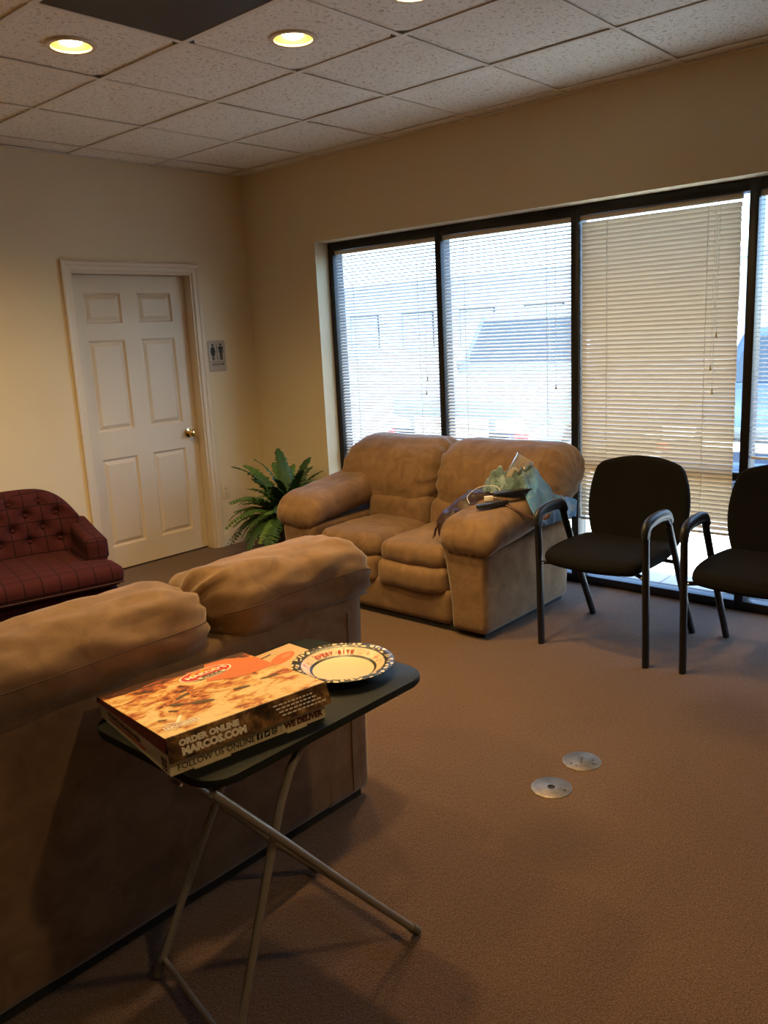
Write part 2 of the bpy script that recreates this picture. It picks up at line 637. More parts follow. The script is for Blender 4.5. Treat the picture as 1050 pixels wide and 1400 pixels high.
_tm = {}
for a1, a0 in zip(AX[:-1], AX[1:]):
    for b1, b0 in zip(BY[:-1], BY[1:]):
        sx, sy = a1 - a0 - 0.008, b1 - b0 - 0.008
        cx, cy = (a0 + a1) / 2, (b0 + b1) / 2
        if abs(cx - VENT[0]) < 0.05 and abs(cy - VENT[1]) < 0.05: continue
        hole = any(abs(cx - l[0]) < 0.05 and abs(cy - l[1]) < 0.05 for l in LAMPS)
        key = (round(sx, 3), round(sy, 3), hole)
        if key not in _tm: _tm[key] = tile_mesh(sx, sy, hole)
        share('ceiling_tile', _tm[key], ceiling, (cx, cy, H + 0.005 + random.uniform(-0.0015, 0.002)),
              (random.uniform(-0.002, 0.002), random.uniform(-0.002, 0.002), 0))

# ---- recessed lamps
def downlight(x, y, label):
    t = empty('recessed_downlight', (x, y, H), 0, label, 'ceiling light', 'recessed ceiling lamps')
    lathe('trim_ring', [(0.078, -0.004), (0.094, -0.004), (0.096, -0.001), (0.096, 0.0045), (0.078, 0.0045)], trim_m, t, 40, closed=True)
    lathe('reflector', [(0.080, -0.002), (0.076, 0.03), (0.066, 0.10), (0.0, 0.104)], gold_ref_m, t, 40)
    lathe('bulb', [(0.0, 0.001), (0.024, 0.003), (0.040, 0.010), (0.048, 0.022), (0.045, 0.042), (0.030, 0.080), (0.018, 0.100)], bulb_m, t, 32)
    l = bpy.data.lights.new('lamp_light', 'SPOT')
    l.energy = LAMP_W
    l.color = LAMP_COL
    l.spot_size = R(150)
    l.spot_blend = 0.85
    l.shadow_soft_size = 0.05
    lo = bpy.data.objects.new('lamp_light', l)
    link(lo, t)
    lo.location = (0, 0, -0.004)
    return t
lamp_labels = ['lit recessed downlight left of the dark air return grille', 'lit recessed downlight in the tile just right of the air return grille',
               'lit recessed downlight cut by the top edge of the picture',
               'lit recessed downlight out of view over the couch, nearest the window', 'lit recessed downlight out of view over the far end of the couch',
               'lit recessed downlight out of view over the burgundy armchair', 'unseen recessed downlight added as fill, above and behind the viewer']
for k, (x, y) in enumerate(LAMPS):
    downlight(x, y, lamp_labels[k])

# ---- air return grille
gr_t = NT('perforated dark grille')
_c = gr_t.coord()
_x, _y, _z = gr_t.sep(_c)
_px = gr_t.math('SUBTRACT', gr_t.math('FRACT', gr_t.math('MULTIPLY', _x, 90.0)), 0.5)
_py = gr_t.math('SUBTRACT', gr_t.math('FRACT', gr_t.math('MULTIPLY', _y, 90.0)), 0.5)
_d = gr_t.math('ADD', gr_t.math('MULTIPLY', _px, _px), gr_t.math('MULTIPLY', _py, _py))
gr_t.col(gr_t.ramp(_d, [(0.10, (0.006, 0.005, 0.004)), (0.16, (0.075, 0.062, 0.048))]))
gr_t.set(Roughness=0.6)
vent = empty('air_return_grille', (VENT[0], VENT[1], H), 0, 'dark perforated air return grille set into the ceiling grid', 'vent')
box('perforated_panel', (-0.292, -0.292, 0.001), (0.292, 0.292, 0.004), gr_t.m, vent)
for lo, hi in (((-0.304, -0.304, 0.002), (0.304, -0.290, 0.010)), ((-0.304, 0.290, 0.002), (0.304, 0.304, 0.010)), ((-0.304, -0.290, 0.002), (-0.290, 0.290, 0.010)), ((0.290, -0.290, 0.002), (0.304, 0.290, 0.010))):
    box('frame_rail', lo, hi, M('grille frame', (0.10, 0.085, 0.065), 0.5), vent)

# ---- door with casing
door = empty('door_1', (0, 0, 0), 0, 'cream six panel door with brass knob and moulded casing', 'door', kind='structure')
CW = 0.062
def casing_profile(name, axis, a, b, edge, sign):
    """moulding swept along a..b; edge = inner edge coordinate, sign = outward direction"""
    prof = [(0.0, 0.0), (0.0, -0.007), (0.006, -0.010), (0.030, -0.011), (0.036, -0.016), (0.052, -0.019), (CW, -0.017), (CW, 0.0)]
    v, f = [], []
    n = len(prof)
    for e, m in ((a, 0), (b, 1)):
        for (d, y) in prof:
            if axis == 'z':
                v.append((edge + sign * d, y, e + (d if m else 0)))
            else:
                v.append((e + (d if m else -d), y, edge + d))
    for i in range(n):
        f.append((i, (i + 1) % n, n + (i + 1) % n, n + i))
    f.append(tuple(range(n))); f.append(tuple(range(2 * n - 1, n - 1, -1)))
    bm = bmesh.new(); me = bpy.data.meshes.new('t'); me.from_pydata(v, [], f); bm.from_mesh(me); bpy.data.meshes.remove(me)
    return bm_obj(name, bm, trim_m, door)
casing_profile('casing', 'z', 0, DZ, DX0, -1)
casing_profile('casing', 'z', 0, DZ, DX1, 1)
casing_profile('casing', 'x', DX0, DX1, DZ, 1)
box('jamb', (DX0, 0.0, 0), (DX0 + 0.014, 0.19, DZ), trim_m, door)
box('jamb', (DX1 - 0.014, 0.0, 0), (DX1, 0.19, DZ), trim_m, door)
box('jamb', (DX0 + 0.014, 0.0, DZ - 0.014), (DX1 - 0.014, 0.19, DZ), trim_m, door)
SX0, SX1, SZ0, SZ1 = DX0 + 0.017, DX1 - 0.017, 0.012, DZ - 0.017
cols = [(-1.296, -1.030), (-0.905, -0.636)]
rows = [(0.170, 0.767), (0.950, 1.542), (1.650, 1.843)]
lst = [((SX0, 0.080, SZ0), (cols[0][0], 0.118, SZ1)), ((cols[0][1], 0.080, SZ0), (cols[1][0], 0.118, SZ1)), ((cols[1][1], 0.080, SZ0), (SX1, 0.118, SZ1))]
zz = [SZ0] + [v for r_ in rows for v in r_] + [SZ1]
for c0, c1 in cols:
    for z0, z1 in zip(zz[0::2], zz[1::2]): lst.append(((c0, 0.080, z0), (c1, 0.118, z1)))
slab = boxes('door_leaf', lst, door_m, door)
for c0, c1 in cols:
    for z0, z1 in rows:
        # moulded panel: cove down from the leaf face, then a raised field
        v, f = [], []
        for ins, y in ((0.0, 0.080), (0.012, 0.093), (0.018, 0.093), (0.040, 0.083), (0.046, 0.083)):
            v += [(c0 + ins, y, z0 + ins), (c1 - ins, y, z0 + ins), (c1 - ins, y, z1 - ins), (c0 + ins, y, z1 - ins)]
        for q in range(4):
            for k in range(4):
                f.append((q * 4 + k, q * 4 + (k + 1) % 4, q * 4 + 4 + (k + 1) % 4, q * 4 + 4 + k))
        f.append((16, 17, 18, 19))
        mobj('door_panel', v, f, door_m, slab)
kn = lathe('door_knob', [(0.0, 0.0), (0.033, 0.0), (0.033, 0.006), (0.014, 0.012), (0.011, 0.028), (0.018, 0.036), (0.027, 0.046), (0.028, 0.056), (0.020, 0.066), (0.0, 0.069)], brass_m, slab, 28, loc=(-0.598, 0.080, 0.868), rot=(R(90), 0, 0))
box('latch_plate', (DX1 - 0.0165, 0.09, 0.84), (DX1 - 0.014, 0.115, 0.90), brass_m, door)

# ---- restroom sign
sg = empty('restroom_sign', (-0.345, 0, 1.396), 0, 'small tan restroom sign with two black figures beside the door', 'sign')
prism('sign_plate', round_rect(-0.0755, -0.111, 0.0755, 0.111, 0.012), 0, 0.004, sign_m, sg, 0.001, rot=(R(90), 0, 0))
def sign_poly(name, polys):
    bm = bmesh.new()
    for poly in polys:
        bm.faces.new([bm.verts.new((x, -0.0046, z)) for x, z in poly])
    return bm_obj(name, bm, ink_m, sg)
def circ(cx, cz, r, n=16): return [(cx + r * math.cos(2 * math.pi * k / n), cz + r * math.sin(2 * math.pi * k / n)) for k in range(n)]
fx = -0.036
sign_poly('woman_figure', [circ(fx, 0.079, 0.0095), [(fx - 0.014, 0.066), (fx + 0.014, 0.066), (fx + 0.019, 0.045), (fx + 0.024, 0.024), (fx + 0.018, 0.022), (fx + 0.013, 0.040), (fx + 0.019, 0.006), (fx - 0.019, 0.006), (fx - 0.013, 0.040), (fx - 0.018, 0.022), (fx - 0.024, 0.024), (fx - 0.019, 0.045)],
                           [(fx - 0.009, 0.006), (fx - 0.001, 0.006), (fx - 0.001, -0.028), (fx - 0.009, -0.028)], [(fx + 0.001, 0.006), (fx + 0.009, 0.006), (fx + 0.009, -0.028), (fx + 0.001, -0.028)]])
fx = 0.034
sign_poly('man_figure', [circ(fx, 0.080, 0.0095), [(fx - 0.019, 0.067), (fx + 0.019, 0.067), (fx + 0.021, 0.060), (fx + 0.021, 0.022), (fx + 0.015, 0.022), (fx + 0.015, 0.05), (fx + 0.012, 0.05), (fx + 0.012, 0.018), (fx - 0.012, 0.018), (fx - 0.012, 0.05), (fx - 0.015, 0.05), (fx - 0.015, 0.022), (fx - 0.021, 0.022), (fx - 0.021, 0.060)],
                         [(fx - 0.012, 0.018), (fx - 0.001, 0.018), (fx - 0.001, -0.028), (fx - 0.012, -0.028)], [(fx + 0.001, 0.018), (fx + 0.012, 0.018), (fx + 0.012, -0.028), (fx + 0.001, -0.028)]])
sign_poly('divider', [[(-0.003, 0.083), (0.0015, 0.083), (0.0015, -0.030), (-0.003, -0.030)], [(-0.062, -0.040), (0.062, -0.040), (0.062, -0.042), (-0.062, -0.042)]])
text_obj('lettering', 'RESTROOM', 0.022, ink_m, sg, (-0.050, -0.004, -0.066), (1, 0, 0), (0, 0, 1), bold=0.0005, width=0.104)

# ---- wall outlet
ol = empty('wall_outlet', (-0.377, 0, 0.407), 0, 'ivory duplex outlet low on the wall between door and fern', 'outlet')
prism('cover_plate', round_rect(-0.035, -0.058, 0.035, 0.058, 0.006), 0, 0.005, plate_ivory_m, ol, 0.0015, rot=(R(90), 0, 0))
for z in (-0.020, 0.020):
    rc = prism('receptacle', round_rect(-0.017, z - 0.014, 0.017, z + 0.014, 0.008), 0.0045, 0.007, plate_ivory_m, ol, rot=(R(90), 0, 0))
    bm = bmesh.new()
    for sx in (-0.0065, 0.0065): bm_box(bm, (sx - 0.0012, z - 0.002, 0.0066), (sx + 0.0012, z + 0.007, 0.0073))
    bm_box(bm, (-0.002, z - 0.010, 0.0066), (0.002, z - 0.006, 0.0073))
    bm_obj('slots', bm, dark_m, rc)

# ---- storefront window
win = empty('window_1', (0, 0, 0), 0, 'wide storefront window in dark bronze frames with low transom', 'window', kind='structure')
FX0, FX1 = 0.122, 0.222
MY = [-0.746, -1.677, -2.616, -3.556, -4.495]         # frame centre lines
for y in MY: box('mullion', (FX0, y - 0.022, 0.0), (FX1, y + 0.022, WZ), black_frame_m, win, 0.002)
GX = 0.196
TR = 0.690
for a, b in zip(MY[:-1], MY[1:]):
    y1, y0 = a - 0.022, b + 0.022
    box('head_rail', (FX0, y0, WZ - 0.055), (FX1, y1, WZ), black_frame_m, win, 0.002)
    box('sill_rail', (FX0, y0, 0.0), (FX1, y1, 0.05), black_frame_m, win, 0.002)
    box('transom', (FX0 + 0.055, y0, TR - 0.022), (FX1, y1, TR + 0.022), black_frame_m, win, 0.002)
    box('pane', (GX, y0, TR + 0.022), (GX + 0.006, y1, WZ - 0.055), glass_m, win)
    box('pane', (GX, y0, 0.05), (GX + 0.006, y1, TR - 0.022), glass_m, win)

# ---- mini blinds
rail_m = M('cream blind rail', (0.66, 0.60, 0.48), 0.45)
cord_m = M('white blind cord', (0.72, 0.70, 0.66), 0.7)
tassel_m = M('tan plastic tassel', (0.55, 0.42, 0.24), 0.4)
def blind(y1, y0, z_top, z_bot, tilt, label, skew=0.0, tassel_z=(1.0,), shift=0.0, gap_first=0.0, pitch=0.0210, smat=None):
    yc = (y0 + y1) / 2 + shift
    L = (y1 - y0)
    t = empty('mini_blind', (0.152, yc, z_top), 0, label, 'blind', 'mini blinds in the storefront window')
    box('head_rail', (-0.013, -L / 2, -0.026), (0.013, L / 2, 0.0), rail_m, t, 0.002)
    ch = 0.025
    prof = [(-ch / 2 + ch * k / 4, 0.0022 * (1 - (k / 2 - 1) ** 2)) for k in range(5)]
    Ls = L - 0.006
    v = [(x, s * Ls / 2, z) for s in (-1, 1) for x, z in prof]
    f = [(k, k + 1, 5 + k + 1, 5 + k) for k in range(4)]
    me = bpy.data.meshes.new('blind_slat')
    me.from_pydata(v, [], f); me.update()
    for p_ in me.polygons: p_.use_smooth = True
    me.materials.append(smat or slat_m)
    z = -0.026 - 0.018 - gap_first
    n = int((z_top - 0.026 - 0.03 - gap_first - z_bot) / pitch)
    for k in range(n):
        j = random.uniform(-1, 1)
        share('blind_slat', me, t, (0, random.uniform(-0.0015, 0.0015), z - k * pitch), (skew * (1 - k / n) + random.uniform(-0.0005, 0.0005), tilt + R(0.7) * j, 0))
    zb = z - n * pitch
    box('bottom_rail', (-0.012, -L / 2 + 0.003, zb - 0.010), (0.012, L / 2 - 0.003, zb + 0.002), rail_m, t, 0.003)
    for yy in (L / 2 - 0.16, -L / 2 + 0.16):
        for xx in (-0.0135, 0.0135):
            tube('ladder_cord', [(xx, yy, -0.02), (xx, yy, zb)], 0.0016, cord_m, t, 5)
    for i, tz in enumerate(tassel_z):
        yy = -L / 2 + 0.10 + 0.012 * i
        tube('lift_cord', [(-0.017, yy, -0.02), (-0.0175, yy + 0.002, tz - z_top + 0.02)], 0.0010, cord_m, t, 5)
        lathe('tassel', [(0.0, 0.03), (0.003, 0.028), (0.004, 0.015), (0.007, 0.0), (0.0, -0.001)], tassel_m, t, 10, loc=(-0.0175, yy + 0.002, tz - z_top - 0.008))
    return t
ZT = WZ - 0.057
blind(MY[0] - 0.024, MY[1] + 0.024, ZT, 0.36, R(-29), 'white mini blind with open slats in the bay nearest the corner', tassel_z=(1.19, 1.10))
blind(MY[1] - 0.024, MY[2] + 0.024, ZT, 0.36, R(-29), 'white mini blind with open slats directly behind the loveseat', tassel_z=(1.14,))
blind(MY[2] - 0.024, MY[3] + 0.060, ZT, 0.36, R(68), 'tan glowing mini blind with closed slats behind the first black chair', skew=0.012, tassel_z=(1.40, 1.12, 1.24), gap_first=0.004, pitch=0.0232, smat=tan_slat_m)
blind(MY[3] - 0.024, MY[4] + 0.024, ZT, 0.79, R(-10), 'white mini blind raised higher at the right edge of the picture', tassel_z=(1.2,))

# ================================================================== OUTDOORS
conc_m = M('pale concrete', (0.50, 0.48, 0.45), 0.9, vary=0.12, vscale=5, bump=(60, 0.2, 0.004))
asph_m = M('worn asphalt', (0.16, 0.16, 0.17), 0.9, vary=0.2, vscale=4, bump=(80, 0.3, 0.005))
line_m = M('white road paint', (0.75, 0.75, 0.72), 0.7)
walk = empty('sidewalk', (0, 0, 0), 0, 'pale concrete walk right outside the storefront window', 'sidewalk', kind='structure')
for k in range(14):
    y = -9 + 1.2 * k
    box('walk_slab', (0.262, y + 0.006, -0.14), (1.85, y + 1.194, -0.02), conc_m, walk, 0.006)
box('kerb', (1.856, -9, -0.20), (2.0, 7.8, -0.02), conc_m, walk, 0.01)
lot = box('parking_lot', (2.0, -40, -0.30), (60, 60, -0.16), asph_m)
meta(lot, 'grey asphalt parking lot beyond the sidewalk', 'parking lot', kind='structure')
for k in range(5):
    box('bay_line', (2.3, -4.35 + 2.75 * k, -0.16), (7.2, -4.25 + 2.75 * k, -0.157), line_m, lot)

tyre_m = M('tyre rubber', (0.012, 0.012, 0.012), 0.85)
hub_m = M('alloy wheel', (0.55, 0.55, 0.57), 0.3, 0.9)
carglass_m = M('dark car glass', (0.02, 0.03, 0.04), 0.05, 0.0, spec=0.8)
chrome_m = M('chrome', (0.75, 0.75, 0.78), 0.12, 1.0)
red_m = M('red lens', (0.55, 0.02, 0.02), 0.2)
lens_m = M('clear lamp lens', (0.7, 0.72, 0.75), 0.15)
def car(loc, rz, paint, label, hood=1.05, roof=1.78, length=4.7, width=1.9, hood_len=1.25):
    """nose at local -X end"""
    t = empty('parked_car', loc, rz, label, 'car')
    L2, W2 = length / 2, width / 2
    def shp(p, uvw):
        p = p.copy()
        k = (p.x + L2) / length
        z = p.z
        if z > hood * 0.55:                       # slope the hood to the nose
            p.z -= 0.16 * max(0, 1 - k / 0.28) ** 1.5
        p.y *= 1 - 0.05 * max(0, (z - 0.55)) - 0.10 * max(0, 1 - k / 0.12) ** 2 - 0.06 * max(0, (k - 0.9) / 0.1) ** 2
        return p
    v, f = rbox_data((length, width, hood - 0.28), 0.13, (24, 12, 10))
    mobj('body', [shp(p + Vector((0, 0, 0.28 + (hood - 0.28) / 2)), None) for p in v], f, paint, t, smooth=True)
    cx0, cx1 = -L2 + hood_len, L2 - 0.12
    def cab(p, uvw):
        p = p.copy()
        w = (uvw[2] + 1) / 2
        kx = 1 - 0.20 * w
        p.x = p.x * kx + 0.10 * w
        p.y *= 1 - 0.17 * w
        return p
    ch = roof - hood + 0.08
    v, f = rbox_data((cx1 - cx0, width * 0.94, ch), 0.09, (16, 10, 8), cab)
    cab_o = mobj('cabin', [p + Vector(((cx0 + cx1) / 2, 0, hood - 0.08 + ch / 2)) for p in v], f, paint, t, smooth=True)
    # glazing panels standing 6 mm proud of the cabin
    def gpt(xf, side, w):
        kx = 1 - 0.20 * w
        x = (xf - 0.5) * (cx1 - cx0) * kx + 0.10 * w + (cx0 + cx1) / 2
        y = side * (width * 0.47 * (1 - 0.17 * w) + 0.004)
        return (x, y, hood - 0.08 + ch * w)
    for side in (-1, 1):
        for a, b in ((0.10, 0.40), (0.43, 0.68), (0.71, 0.92)):
            q = [gpt(a, side, 0.22), gpt(b, side, 0.22), gpt(b, side, 0.84), gpt(a, side, 0.84)]
            q2 = [(x, y - side * 0.02, z) for x, y, z in q]
            mobj('side_window', q + q2, [(0, 1, 2, 3), (4, 7, 6, 5), (0, 4, 5, 1), (1, 5, 6, 2), (2, 6, 7, 3), (3, 7, 4, 0)], carglass_m, t)
    for nm, xf, s in (('windscreen', 0.0, -1), ('rear_window', 1.0, 1)):
        q = []
        for sy, w in ((-1, 0.22), (1, 0.22), (1, 0.86), (-1, 0.86)):
            x, y, z = gpt(xf, sy, w)
            q.append((x + s * 0.006, y * 0.86, z))
        q2 = [(x - s * 0.03, y, z) for x, y, z in q]
        mobj(nm, q + q2, [(0, 1, 2, 3), (4, 7, 6, 5), (0, 4, 5, 1), (1, 5, 6, 2), (2, 6, 7, 3), (3, 7, 4, 0)], carglass_m, t)
    for x in (-L2 + 0.88, L2 - 0.92):
        for s in (-1, 1):
            wl = lathe('wheel', [(0.20, -0.11), (0.32, -0.11), (0.35, -0.08), (0.35, 0.08), (0.32, 0.11), (0.20, 0.11)], tyre_m, t, 28, loc=(x, s * (W2 - 0.10), 0.35), rot=(R(90), 0, 0))
            lathe('hub', [(0.0, 0.10), (0.05, 0.105), (0.19, 0.085), (0.21, 0.10), (0.21, -0.10), (0.0, -0.10)], hub_m, wl, 20, rot=(0 if s < 0 else R(180), 0, 0))
    box('grille', (-L2 - 0.012, -0.48, 0.58), (-L2 + 0.05, 0.48, 0.78), chrome_m, t, 0.02)
    box('bumper', (-L2 - 0.05, -W2 * 0.9, 0.32), (-L2 + 0.12, W2 * 0.9, 0.50), paint, t, 0.05)
    box('bumper', (L2 - 0.12, -W2 * 0.9, 0.32), (L2 + 0.05, W2 * 0.9, 0.52), paint, t, 0.05)
    for s in (-1, 1):
        box('headlamp', (-L2 - 0.005, s * W2 * 0.72 - 0.15, 0.64), (-L2 + 0.14, s * W2 * 0.72 + 0.15, 0.78), lens_m, t, 0.03)
        box('turn_signal', (-L2 - 0.006, s * W2 * 0.86 - 0.05, 0.56), (-L2 + 0.16, s * W2 * 0.86 + 0.05, 0.63), red_m, t, 0.015)
        box('tail_lamp', (L2 - 0.08, s * W2 * 0.82 - 0.08, 0.72), (L2 + 0.004, s * W2 * 0.82 + 0.08, 1.0), red_m, t, 0.02)
        box('mirror', (-L2 + hood_len + 0.30, s * (W2 + 0.02) - 0.09, hood + 0.0), (-L2 + hood_len + 0.42, s * (W2 + 0.02) + 0.09, hood + 0.14), paint, t, 0.03)
    return t
car((5.10, 0.25, -0.16), 0, M('blue grey car paint', (0.14, 0.19, 0.28), 0.25, 0.3), 'blue grey sport utility parked nose in behind the open blinds', hood=1.16, roof=1.86)
car((5.05, -2.85, -0.16), 0, M('dark blue car paint', (0.05, 0.08, 0.15), 0.25, 0.3), 'dark blue car parked outside beyond the closed tan blind', hood=0.98, roof=1.55)
# low building and trees across the lot
stucco_m = M('pale stucco', (0.60, 0.65, 0.70), 0.9, vary=0.06, vscale=2)
roof_m = M('grey parapet metal', (0.30, 0.33, 0.36), 0.6)
shopglass_m = M('sky reflecting shop glass', (0.42, 0.50, 0.57), 0.2)
bl = empty('shop_building', (42, 20, -0.16), 0, 'long pale shop building across the parking lot', 'building')
box('wall', (0, -26, 0), (10, 26, 4.6), stucco_m, bl)
box('roof', (-0.4, -26.4, 4.6), (10.4, 26.4, 5.1), roof_m, bl)
for k in range(10):
    w = box('window', (-0.06, -24 + 5 * k, 0.5), (0.02, -21.2 + 5 * k, 3.0), black_frame_m, bl)
    box('pane', (-0.075, -23.9 + 5 * k, 0.6), (-0.062, -21.3 + 5 * k, 2.9), shopglass_m, w)
# ================================================================== SOFAS
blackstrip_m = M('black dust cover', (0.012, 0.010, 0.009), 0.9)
def wrinkle(p, amt, s=9.0, seed=0.0, stretch=(1, 1, 1)):
    q = (p[0] * stretch[0], p[1] * stretch[1], p[2] * stretch[2])
    return amt * (nz(q, s, seed) + 0.5 * nz(q, s * 2.3, seed + 3))

def back_cushion(name, x0, x1, lean, parent, seed, yb=0.02, ztop=0.88, round_l=False, round_r=False, lump=1.0):
    """pillow that rolls over the top of the sofa back; local front is -Y"""
    w = x1 - x0
    xc = (x0 + x1) / 2
    nxs, prof_n = 36, 44
    # closed profile in (y, z), from the rear lower seam over the top down to the front lower edge
    ctrl = [(yb - 0.006, 0.700), (yb + 0.014, 0.742), (yb + 0.016, 0.805), (yb - 0.030, ztop - 0.022), (yb - 0.12, ztop), (yb - 0.23, ztop - 0.012),
            (yb - 0.335, ztop - 0.075), (yb - 0.395, ztop - 0.18), (yb - 0.405, ztop - 0.27), (yb - 0.385, 0.505), (yb - 0.31, 0.485), (yb - 0.18, 0.54), (yb - 0.06, 0.66)]
    pr = catmull([(0, y, z) for y, z in ctrl] + [(0, ctrl[0][0], ctrl[0][1])], 5)[:-1]
    n = len(pr)
    cy = sum(p.y for p in pr) / n
    cz = sum(p.z for p in pr) / n
    verts, faces = [], []
    for i in range(nxs + 1):
        u = 2 * i / nxs - 1
        e = abs(u)
        # ends shrink like a stuffed pillow
        k = (1 - max(0.0, (e - 0.62) / 0.38) ** 3.2 * 0.42)
        x = xc + u * w / 2
        if e == 1.0: k *= 0.82
        for j, p in enumerate(pr):
            q = Vector((x, cy + (p.y - cy) * k, cz + (p.z - cz) * (0.35 * 1 + 0.65 * k)))
            pinch = max(0.0, (e - 0.72) / 0.28)
            up = max(0.0, (p.z - 0.55) / 0.33)
            # long folds running in from the ends, gathers close to the seam
            fold = 0.014 * nz((x * 1.6, p.y * 7, p.z * 7), 2.2, seed) + 0.010 * nz((x * 3, p.y * 9, p.z * 9), 3.5, seed + 4) - 0.012 * pinch * abs(nz((x * 2, p.y * 14, p.z * 14), 2.6, seed + 9))
            gather = 0.011 * pinch * math.sin(j * 1.35 + seed)
            d = Vector((0, q.y - cy, q.z - cz))
            if d.length > 1e-6: q += d.normalized() * (fold * lump + gather)
            q.x += 0.012 * nz((p.y, p.z, u), 9, seed + 7) * pinch
            if (u < 0 and round_l) or (u > 0 and round_r):
                ee = max(0.0, (e - 0.55) / 0.45)
                q.z -= 0.050 * ee ** 2.2 * up
            q.y += lean * q.z
            verts.append(q)
    for i in range(nxs):
        for j in range(n):
            a, b = i * n + j, i * n + (j + 1) % n
            faces.append((a, b, b + n, a + n))
    for i0 in (0, nxs):
        c = Vector((0, 0, 0))
        for j in range(n): c += verts[i0 * n + j]
        c /= n
        c.x += (-1 if i0 == 0 else 1) * 0.016
        ci = len(verts)
        verts.append(c)
        for j in range(n):
            a, b = i0 * n + j, i0 * n + (j + 1) % n
            faces.append((a, b, ci) if i0 else (b, a, ci))
    o = mobj(name, verts, faces, suede_m, parent, smooth=True)
    # stitched seam running along the roll
    js = 9
    pts = []
    for i in range(1, nxs):
        p = verts[i * n + js]
        d = Vector((0, p.y - cy - lean * p.z, p.z - cz)).normalized()
        pts.append(p + d * 0.0005)
    tube('seam', pts, 0.0016, seam_m, o, 5)
    return o
seam_m = M('brown stitching', (0.10, 0.06, 0.035), 0.9)

def sofa(name, loc, rz, Wd, cush, seats, lean, label, D=0.80, yb=0.02, lump=0.45):
    t = empty(name, loc, rz, label, 'sofa')
    W2 = Wd / 2
    AW = 0.235                                   # arm panel width
    # plinth in shadow, base rail
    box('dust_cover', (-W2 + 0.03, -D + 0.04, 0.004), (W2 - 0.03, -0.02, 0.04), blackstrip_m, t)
    rbox('base', (0, -D / 2 - 0.005, 0.125), (Wd - 2 * AW + 0.02, D - 0.05, 0.19), 0.025, suede_m, t, (24, 8, 6))
    # upholstered back shell
    def shell(p, uvw):
        p = p.copy()
        p.y += lean * (p.z + 0.37) + 0.004 * nz(p, 6, 1.0)
        return p
    bk = rbox('back_panel', (0, -0.075, 0.375), (Wd - 0.015, 0.15, 0.69), 0.03, suede_m, t, (40, 6, 24), shell)
    for sx in (-1, 1):
        tube('seam', [(sx * (W2 - 0.085), 0.0015 + lean * z, z) for z in (0.05, 0.25, 0.45, 0.66)], 0.0022, seam_m, bk, 5)
    for sx in (-1, 1):
        # arm side panel: curved front edge, leaning rear edge
        def panel(p, uvw, sx=sx):
            p = p.copy()
            z = p.z + 0.21
            if uvw[1] > 0: p.y += lean * z * uvw[1]
            # front panel narrows towards the floor on its inner side, flares under the pad
            wi = max(0.0, -p.x * sx / (AW / 2)); wo_ = max(0.0, p.x * sx / (AW / 2))
            p.x += wi * (sx * 0.035 * (1 - uvw[2]) / 2 - sx * 0.02 * max(0, uvw[2]) ** 2) + wo_ * sx * 0.012 * max(0, uvw[2]) ** 2
            p += Vector((0.003, 0.003, 0)) * nz(p, 7, 2 + sx)
            return p
        pn = rbox('arm_panel', (sx * (W2 - AW / 2), -D / 2 - 0.0, 0.24), (AW, D, 0.42), 0.022, suede_m, t, (10, 22, 14), panel)
        # stuffed arm pad
        def pad(p, uvw, sx=sx):
            p = p.copy()
            k = (uvw[1] + 1) / 2                  # 0 front .. 1 back
            p.z *= 1.0 + 0.15 * k
            p.z += 0.085 * k ** 1.3
            fr = max(0.0, 1 - k / 0.22)
            p.z -= 0.030 * fr ** 1.6              # droops at the front
            p.x += sx * 0.012 * (1 - abs(uvw[0])) 
            d = 0.010 * nz((p.x * 6, p.y * 3, p.z * 6), 1.3, 5 + sx) + 0.006 * nz(p, 13, 9 + sx)
            g = 0.006 * fr * math.sin(p.x * 140)  # gathers
            low = max(0.0, -uvw[2])
            p.z += d + g * low
            p.x += 0.006 * nz(p, 9, 11 + sx)
            return p
        rbox('arm_pad', (sx * (W2 - 0.105), -D / 2 - 0.085, 0.522), (0.345, D - 0.11, 0.165), 0.080, suede_m, t, (22, 34, 16), pad)
    SW = (Wd - 2 * AW - 0.02) / seats
    for k in range(seats):
        xc = -W2 + AW + 0.01 + SW * (k + 0.5)
        def seat(p, uvw, xc=xc, k=k):
            p = p.copy()
            e = max(abs(uvw[0]) - 0.6, 0) / 0.4
            if uvw[2] > 0: p.z += 0.022 * (1 - uvw[0] ** 2) * (1 - 0.7 * uvw[1] ** 2)
            p.z += 0.010 * nz(p, 6, 3 + k) + 0.005 * nz(p, 15, 8 + k)
            fr = max(0.0, (-uvw[1] - 0.7) / 0.3)
            p.y -= 0.02 * fr * (1 - uvw[0] ** 2)
            p.y += 0.006 * nz(p, 12, 4 + k) * fr
            return p
        rbox('seat_cushion', (xc, -D / 2 - 0.075, 0.365), (SW - 0.004, D - 0.19, 0.125), 0.058, suede_m, t, (24, 24, 12), seat)
        def front(p, uvw, k=k):
            p = p.copy()
            if uvw[1] < 0: p.y -= 0.026 * (1 - uvw[0] ** 2) * (1 - uvw[2] ** 2) 
            p += Vector((0, 0.006, 0.003)) * nz(p, 10, 6 + k)
            return p
        rbox('seat_front', (xc, -D / 2 - 0.125, 0.253), (SW - 0.006, D - 0.25, 0.155), 0.045, suede_m, t, (24, 14, 12), front)
        def lum(p, uvw, k=k):
            p = p.copy()
            p.y += lean * p.z + 0.006 * nz(p, 9, 12 + k)
            return p
        rbox('lumbar_cushion', (xc, -0.235, 0.475), (SW - 0.004, 0.22, 0.20), 0.06, suede_m, t, (20, 10, 10), lum)
    for k, (a, b) in enumerate(cush):
        back_cushion('back_cushion', a, b, lean, t, 2.0 + 3.1 * k, yb=yb, round_l=(k == 0), round_r=(k == len(cush) - 1), lump=lump)
    return t

